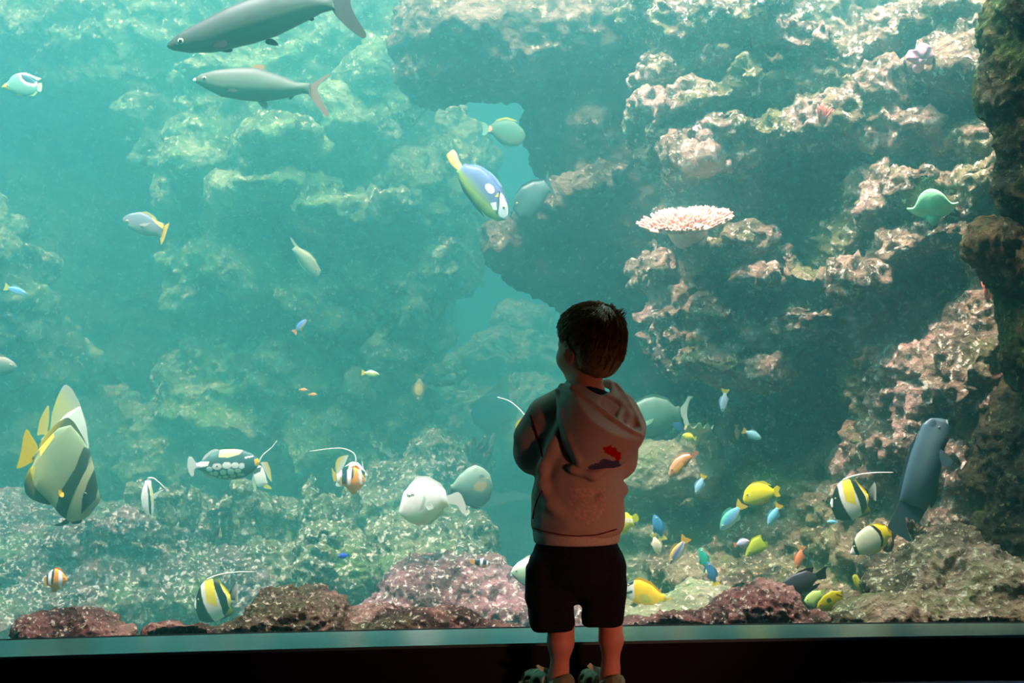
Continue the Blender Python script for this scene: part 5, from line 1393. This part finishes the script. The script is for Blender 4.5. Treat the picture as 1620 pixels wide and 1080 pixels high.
def sweatshirt():
    f = Field([P(812, 600)[0] - .03, D0 - .20, P(900, 880)[2]], [P(1022, 600)[0] + .03, D0 + .22, P(900, 592)[2]], 0.0042)
    f.ellipsoid(P(917, 695, 0), (.115, .088, .135), .04)
    f.ellipsoid(P(914, 790, -.003), (.117, .095, .13), .05)
    f.ellipsoid(P(912, 830, -.002), (.112, .092, .05), .04)
    f.cone(P(900, 640, .0), P(868, 660, .0), .050, .046, .03)
    f.cone(P(940, 640, .0), P(970, 662, .0), .050, .042, .03)
    # sleeves: shoulder, elbow, wrist
    f.chain([(P(866, 660, 0), .048), (P(846, 690, .015), .046), (P(845, 716, .035), .045), (P(866, 702, .13), .034), (P(876, 697, .165), .028)], .025)
    f.chain([(P(970, 664, 0), .044), (P(982, 700, .015), .040), (P(978, 726, .035), .042), (P(952, 706, .13), .034), (P(938, 699, .165), .028)], .025)
    # long folds over the back
    f.chain([(P(890, 668, -.082), .006), (P(872, 708, -.076), .007), (P(858, 735, -.064), .007), (P(856, 765, -.064), .006), (P(870, 795, -.078), .006), (P(900, 828, -.092), .005)], .026)
    f.chain([(P(905, 742, -.10), .006), (P(940, 752, -.102), .007), (P(980, 728, -.07), .006)], .02)
    f.cone(P(985, 775, -.02), P(950, 790, -.09), .010, .005, .02)
    # neck opening
    f.cone(P(928, 590, .0), P(929, 640, .0), .056, .046, .012, sub=True)
    f.cut(P(912, 845, 0), (0, 0, -1.0), .006)
    base = lin((160, 138, 122)); pink = lin((186, 148, 140)); red = lin((150, 22, 20)); navy = lin((60, 54, 74))
    def col(v):
        c = np.tile(base, (len(v), 1))
        px, py = to_px(v)
        rear = v[:, 1] < D0 - .02
        sh = rear & inside([(903, 772), (957, 772), (958, 800), (950, 818), (930, 828), (912, 818), (903, 800)], np.stack([px, py], 1))
        n = perlin(v * 160) > .05
        c[sh & n] = pink
        return c
    o = put('sweatshirt', f, M['fleece'], col, 2, folds)
    # waistband: ribbed ring
    rings = []
    na = 160
    vs, fs = [], []
    prof = [(828, .104, .0865), (832, .1115, .093), (843, .1125, .094), (854, .1100, .092), (857, .1075, .0895), (854, .102, .084), (832, .100, .082)]
    for py, rx, ry in prof:
        c = P(912, py, -.002)
        for k in range(na):
            a = 2 * math.pi * k / na
            w = 1 + (.006 if k % 2 else -.006)
            vs.append(c - BASE + np.array([math.cos(a) * rx * w, math.sin(a) * ry * w, 0]))
    for i in range(len(prof)):
        i2 = (i + 1) % len(prof)
        for k in range(na):
            fs.append((i * na + k, i * na + (k + 1) % na, i2 * na + (k + 1) % na, i2 * na + k))
    new_mesh_object('waistband', vs, fs, M['rib'], o)
    # stitched seams of dark red thread: armhole, pocket edge, hem
    def on_back(pts, name, r=.0022):
        me = o.data
        co = np.empty(len(me.vertices) * 3, np.float32); me.vertices.foreach_get('co', co); co = co.reshape(-1, 3) + BASE
        px, py = to_px(co)
        tt = np.linspace(0, len(pts) - 1, 8 * len(pts))
        x = smooth_line(np.interp(tt, range(len(pts)), [p[0] for p in pts]), 4); y = smooth_line(np.interp(tt, range(len(pts)), [p[1] for p in pts]), 4)
        out = []
        for a, b in zip(x, y):
            d2 = (px - a) ** 2 + (py - b) ** 2
            k = np.argsort(d2)[:30]
            k = k[np.argmin(co[k, 1])]
            out.append(Vector(P(a, b, co[k, 1] - D0 - .0005)))
        ys = smooth_line(np.array([p.y for p in out]), 6)
        out = [Vector(P(a, b, yy - D0)) - Vector(BASE) for a, b, yy in zip(x, y, ys)]
        v, q = sweep(out, [r] * len(out), 6)
        new_mesh_object(name, v, q, M['seam'], o)
    on_back([(839, 656), (846, 676), (854, 704), (858, 722)], 'seam')
    on_back([(858, 776), (850, 790), (845, 806), (843, 820)], 'seam')
    on_back([(844, 835), (862, 841), (890, 846), (915, 848), (945, 846), (976, 837)], 'seam', .0016)
    return o
shirt_o = sweatshirt()

def hood():
    f = Field([P(872, 600)[0] - .03, D0 - .24, P(900, 770)[2]], [P(1025, 600)[0] + .03, D0 + .10, P(900, 592)[2]], 0.0036)
    # the bag of the hood hanging down the back and over the right shoulder
    f.ellipsoid(P(940, 678, -.075), (.088, .062, .100), .03)
    f.ellipsoid(P(978, 684, -.055), (.060, .062, .066), .04)
    f.ellipsoid(P(925, 650, -.065), (.068, .050, .075), .03)
    f.ellipsoid(P(984, 650, -.020), (.046, .050, .062), .04)
    f.ellipsoid(P(998, 680, -.040), (.030, .055, .034), .03)
    f.ellipsoid(P(945, 668, -.085), (.070, .052, .066), .03)
    f.cone(P(918, 735, -.094), P(975, 724, -.075), .012, .016, .03)
    # roll of cloth round the neck
    f.chain([(P(897, 612, .05), .012), (P(893, 616, .0), .014), (P(899, 620, -.05), .014), (P(924, 640, -.085), .013)], .02)
    f.chain([(P(960, 606, .05), .012), (P(972, 612, .0), .012), (P(992, 640, -.02), .012), (P(1010, 672, -.03), .012)], .02)
    # hollow of the hood, open towards the upper right
    u = lambda a: np.asarray(a, float) / np.linalg.norm(a)
    near0, near1 = P(905, 610, -.090), P(1014, 687, -.080)
    far0 = P(976, 606, .012)
    e1 = u(near1 - near0); n = u(np.cross(e1, far0 - near0))
    if n[2] < 0: n = -n
    eye = np.array([0, 0, CAMZ])
    def OP(px, py, up=0.0):
        dv = P(px, py) - eye
        return eye + dv * ((near0 - eye) @ n) / (dv @ n) + n * up
    f.cut(near0, n, .003)
    f.ellipsoid(OP(970, 647, .036), (.058, .058, .058), .004, sub=True)
    f.ellipsoid(OP(996, 668, .020), (.035, .035, .035), .004, sub=True)
    f.cone(P(928, 585, .0), P(930, 650, -.005), .060, .050, .012, sub=True)
    # hem of the opening
    f.chain([(P(897, 606, -.03), .0065), (OP(905, 612), .0072), (OP(936, 637), .0072), (OP(972, 664), .0072), (OP(1000, 683), .007), (OP(1013, 689), .006), (OP(1016, 680), .006), (OP(1005, 654), .006), (OP(989, 626), .006), (OP(976, 608), .006)], .003)
    # folds inside
    f.chain([(OP(987, 628, -.004), .006), (OP(986, 648, -.016), .007), (OP(980, 664, -.008), .004)], .014)
    f.chain([(OP(997, 644, -.004), .006), (OP(998, 662, -.012), .006), (OP(995, 674, -.006), .004)], .014)
    # seam ridge along the left edge
    f.chain([(P(880, 618, -.05), .005), (P(889, 655, -.095), .006), (P(900, 690, -.112), .006), (P(915, 728, -.112), .005)], .012)
    base = lin((160, 138, 122)); red = lin((160, 16, 16)); navy = lin((70, 64, 84))
    def col(v):
        c = np.tile(base, (len(v), 1))
        px, py = to_px(v)
        p = np.stack([px, py], 1) + 2.0 * np.stack([perlin(v * 90), perlin(v * 90 + 5)], 1)
        rear = v[:, 1] < D0 - .03
        c[rear & inside([(930, 738), (955, 726), (978, 728), (984, 738), (960, 748), (935, 746)], p)] = navy
        c[rear & inside([(955, 708), (966, 704), (976, 710), (984, 720), (979, 730), (968, 722), (957, 716)], p)] = red
        return c
    return put('hood', f, M['fleece'], col, 1, lambda v: 0.35 * folds(v), parent=shirt_o)
hood()

def undershirt():
    f = Field([P(890, 600)[0], D0 - .08, P(900, 650)[2]], [P(980, 600)[0], D0 + .08, P(900, 600)[2]], 0.0034)
    f.cone(P(929, 609, .0), P(930, 640, .0), .052, .056, 0)
    f.cone(P(929, 600, .0), P(930, 650, .0), .0455, .050, 0, sub=True)
    f.cut(P(929, 610, -.05), (0.12, .25, 1.0), .004)
    put('undershirt', f, M['navy'], None, 1)
undershirt()

def shorts():
    f = Field([P(826, 860)[0] - .02, D0 - .14, P(900, 1002)[2]], [P(992, 860)[0] + .03, D0 + .14, P(900, 852)[2]], 0.0042)
    f.ellipsoid(P(912, 872, 0), (.108, .084, .06), .03)
    f.ellipsoid(P(912, 905, 0), (.100, .080, .065), .03)
    f.box(P(874, 935, .004), (.0575, .064, .105), .034, .012)
    f.box(P(952, 930, .004), (.0560, .064, .105), .034, .012)
    f.ellipsoid(P(912, 930, 0), (.085, .050, .045), .02)
    # bellows pockets on the outer sides
    f.box(P(846, 925, .01), (.020, .045, .048), .012, .016)
    f.box(P(974, 918, .01), (.020, .045, .048), .012, .016)
    f.box(P(848, 902, .01), (.022, .047, .009), .006, .006)
    f.box(P(973, 896, .01), (.021, .047, .009), .006, .006)
    f.cone(P(912, 975, -.12), P(914, 955, .12), .008, .008, .02, sub=True)
    f.cone(P(914, 962, -.2), P(914, 962, .2), .004, .004, .006, sub=True)
    f.box(P(914, 990, 0), (.0085, .2, .040), .004, .008, sub=True)
    # flat hems, the left leg a little lower
    sl, g = f.window(f.lo, f.lo + f.n * f.h)
    hem = np.where(g[0] + 0 * f.v < P(914, 990)[0], P(876, 994)[2], P(954, 985)[2])
    f.v = np.maximum(f.v, (hem - (g[2] + 0 * f.v)).astype(np.float32))
    f.cut(P(912, 857, 0), (0, 0, 1.0), .004)
    o = put('shorts', f, M['black_twill'], None, 2, lambda v: 0.9 * folds(v + 2))
    return o
shorts()

def sandal(hx, g, flip):
    h = np.array([P(hx, 1080)[0], D0, 0.0]); g = np.array([g[0], g[1], 0.0]); g /= np.linalg.norm(g)
    sd = np.array([-g[1], g[0], 0]); up = np.array([0, 0, 1.0]); R = [g, sd, up]
    f = Field(h - [.16, .08, .012], h + [.08, .20, .09], 0.003)
    # upper: a shell over the foot with open slots
    f.ellipsoid(h + g * .085 + up * .028, (.058, .039, .034), .0, R)
    f.ellipsoid(h + g * .03 + up * .036, (.052, .034, .034), .02, R)
    f.ellipsoid(h - g * .016 + up * .04, (.028, .031, .036), .02, R)
    f.ellipsoid(h + g * .085 + up * .022, (.053, .034, .031), .0, R, sub=True)
    f.ellipsoid(h + g * .03 + up * .034, (.048, .030, .031), .004, R, sub=True)
    f.cone(h + up * .03 + g * .005, h + up * .12 - g * .002, .028, .030, .006, sub=True)
    for a, b in ((.118, .024), (.118, -.024), (.088, .036), (.088, -.036), (.05, .034), (.05, -.034), (.10, .0)):
        f.ellipsoid(h + g * a + sd * b + up * (.050 if b == 0 else .036), (.0115, .012, .012), .004, R, sub=True)
    f.cut(h + up * .008, (0, 0, -1.0))
    v, q = f.mesh()
    v = relax(v, q, 1)
    root = new_mesh_object('sandal', v - BASE, q, M['sandal'], boy)
    f = Field(h - [.16, .08, .012], h + [.08, .20, .05], 0.003)
    f.ellipsoid(h + g * .088 + up * .006, (.062, .043, .014), .01, R)
    f.ellipsoid(h + g * .0 + up * .007, (.045, .034, .015), .02, R)
    f.cone(h + g * .0 + up * .004, h + g * .09 + up * .004, .030, .034, .02)
    f.cut(h + up * .0008, (0, 0, -1.0)); f.cut(h + up * .015, (0, 0, 1.0))
    v, q = f.mesh()
    new_mesh_object('sole', v - BASE, q, M['sole'], root)
    def band(pts, w, nm, mat):
        pts = [np.array(p, float) for p in pts]
        tt = np.linspace(0, len(pts) - 1, 7 * len(pts))
        X = np.stack([smooth_line(np.interp(tt, range(len(pts)), [p[k] for p in pts]), 4) for k in range(3)], 1)
        vs, fs = [], []
        for x in X:
            o = x - (h + up * .03 + g * (x - h) @ g)
            o = o / (np.linalg.norm(o) + 1e-6)
            wv = g * .5 + up * .8; wv = wv - o * (wv @ o); wv /= np.linalg.norm(wv)
            for a, b in ((-1, 0), (1, 0), (1, 1), (-1, 1)):
                vs.append(h + sum(R[i] * 0 for i in range(3)) + (x - h) + wv * a * w / 2 + o * (.0005 + b * .003) - BASE)
        for i in range(len(X) - 1):
            for k in range(4):
                fs.append((i * 4 + k, i * 4 + (k + 1) % 4, i * 4 + 4 + (k + 1) % 4, i * 4 + 4 + k))
        fs += [(3, 2, 1, 0), tuple((len(X) - 1) * 4 + k for k in range(4))]
        new_mesh_object(nm, vs, fs, mat, root, smooth=False)
    L = lambda a, b, c: h + g * a + sd * b + up * c
    band([L(.02, .033, .03), L(.025, .028, .055), L(.03, 0, .066), L(.025, -.028, .055), L(.02, -.033, .03)], .014, 'ankle_strap', M['sandal_pale'])
    band([L(.0, .032, .045), L(-.022, .024, .056), L(-.034, 0, .058), L(-.022, -.024, .056), L(.0, -.032, .045)], .012, 'heel_strap', M['sandal_pale'])
    band([L(.075, .037, .03), L(.072, .024, .055), L(.07, 0, .062), L(.072, -.024, .055), L(.075, -.037, .03)], .016, 'instep_strap', M['sandal_pale'])
    band([L(.028, flip * .012, .066), L(.034, flip * .03, .074), L(.036, flip * .042, .084)], .014, 'strap_end', M['sandal_pale'])
sandal(885, (-.62, .78), 1)
sandal(966, (-.45, .89), 1)
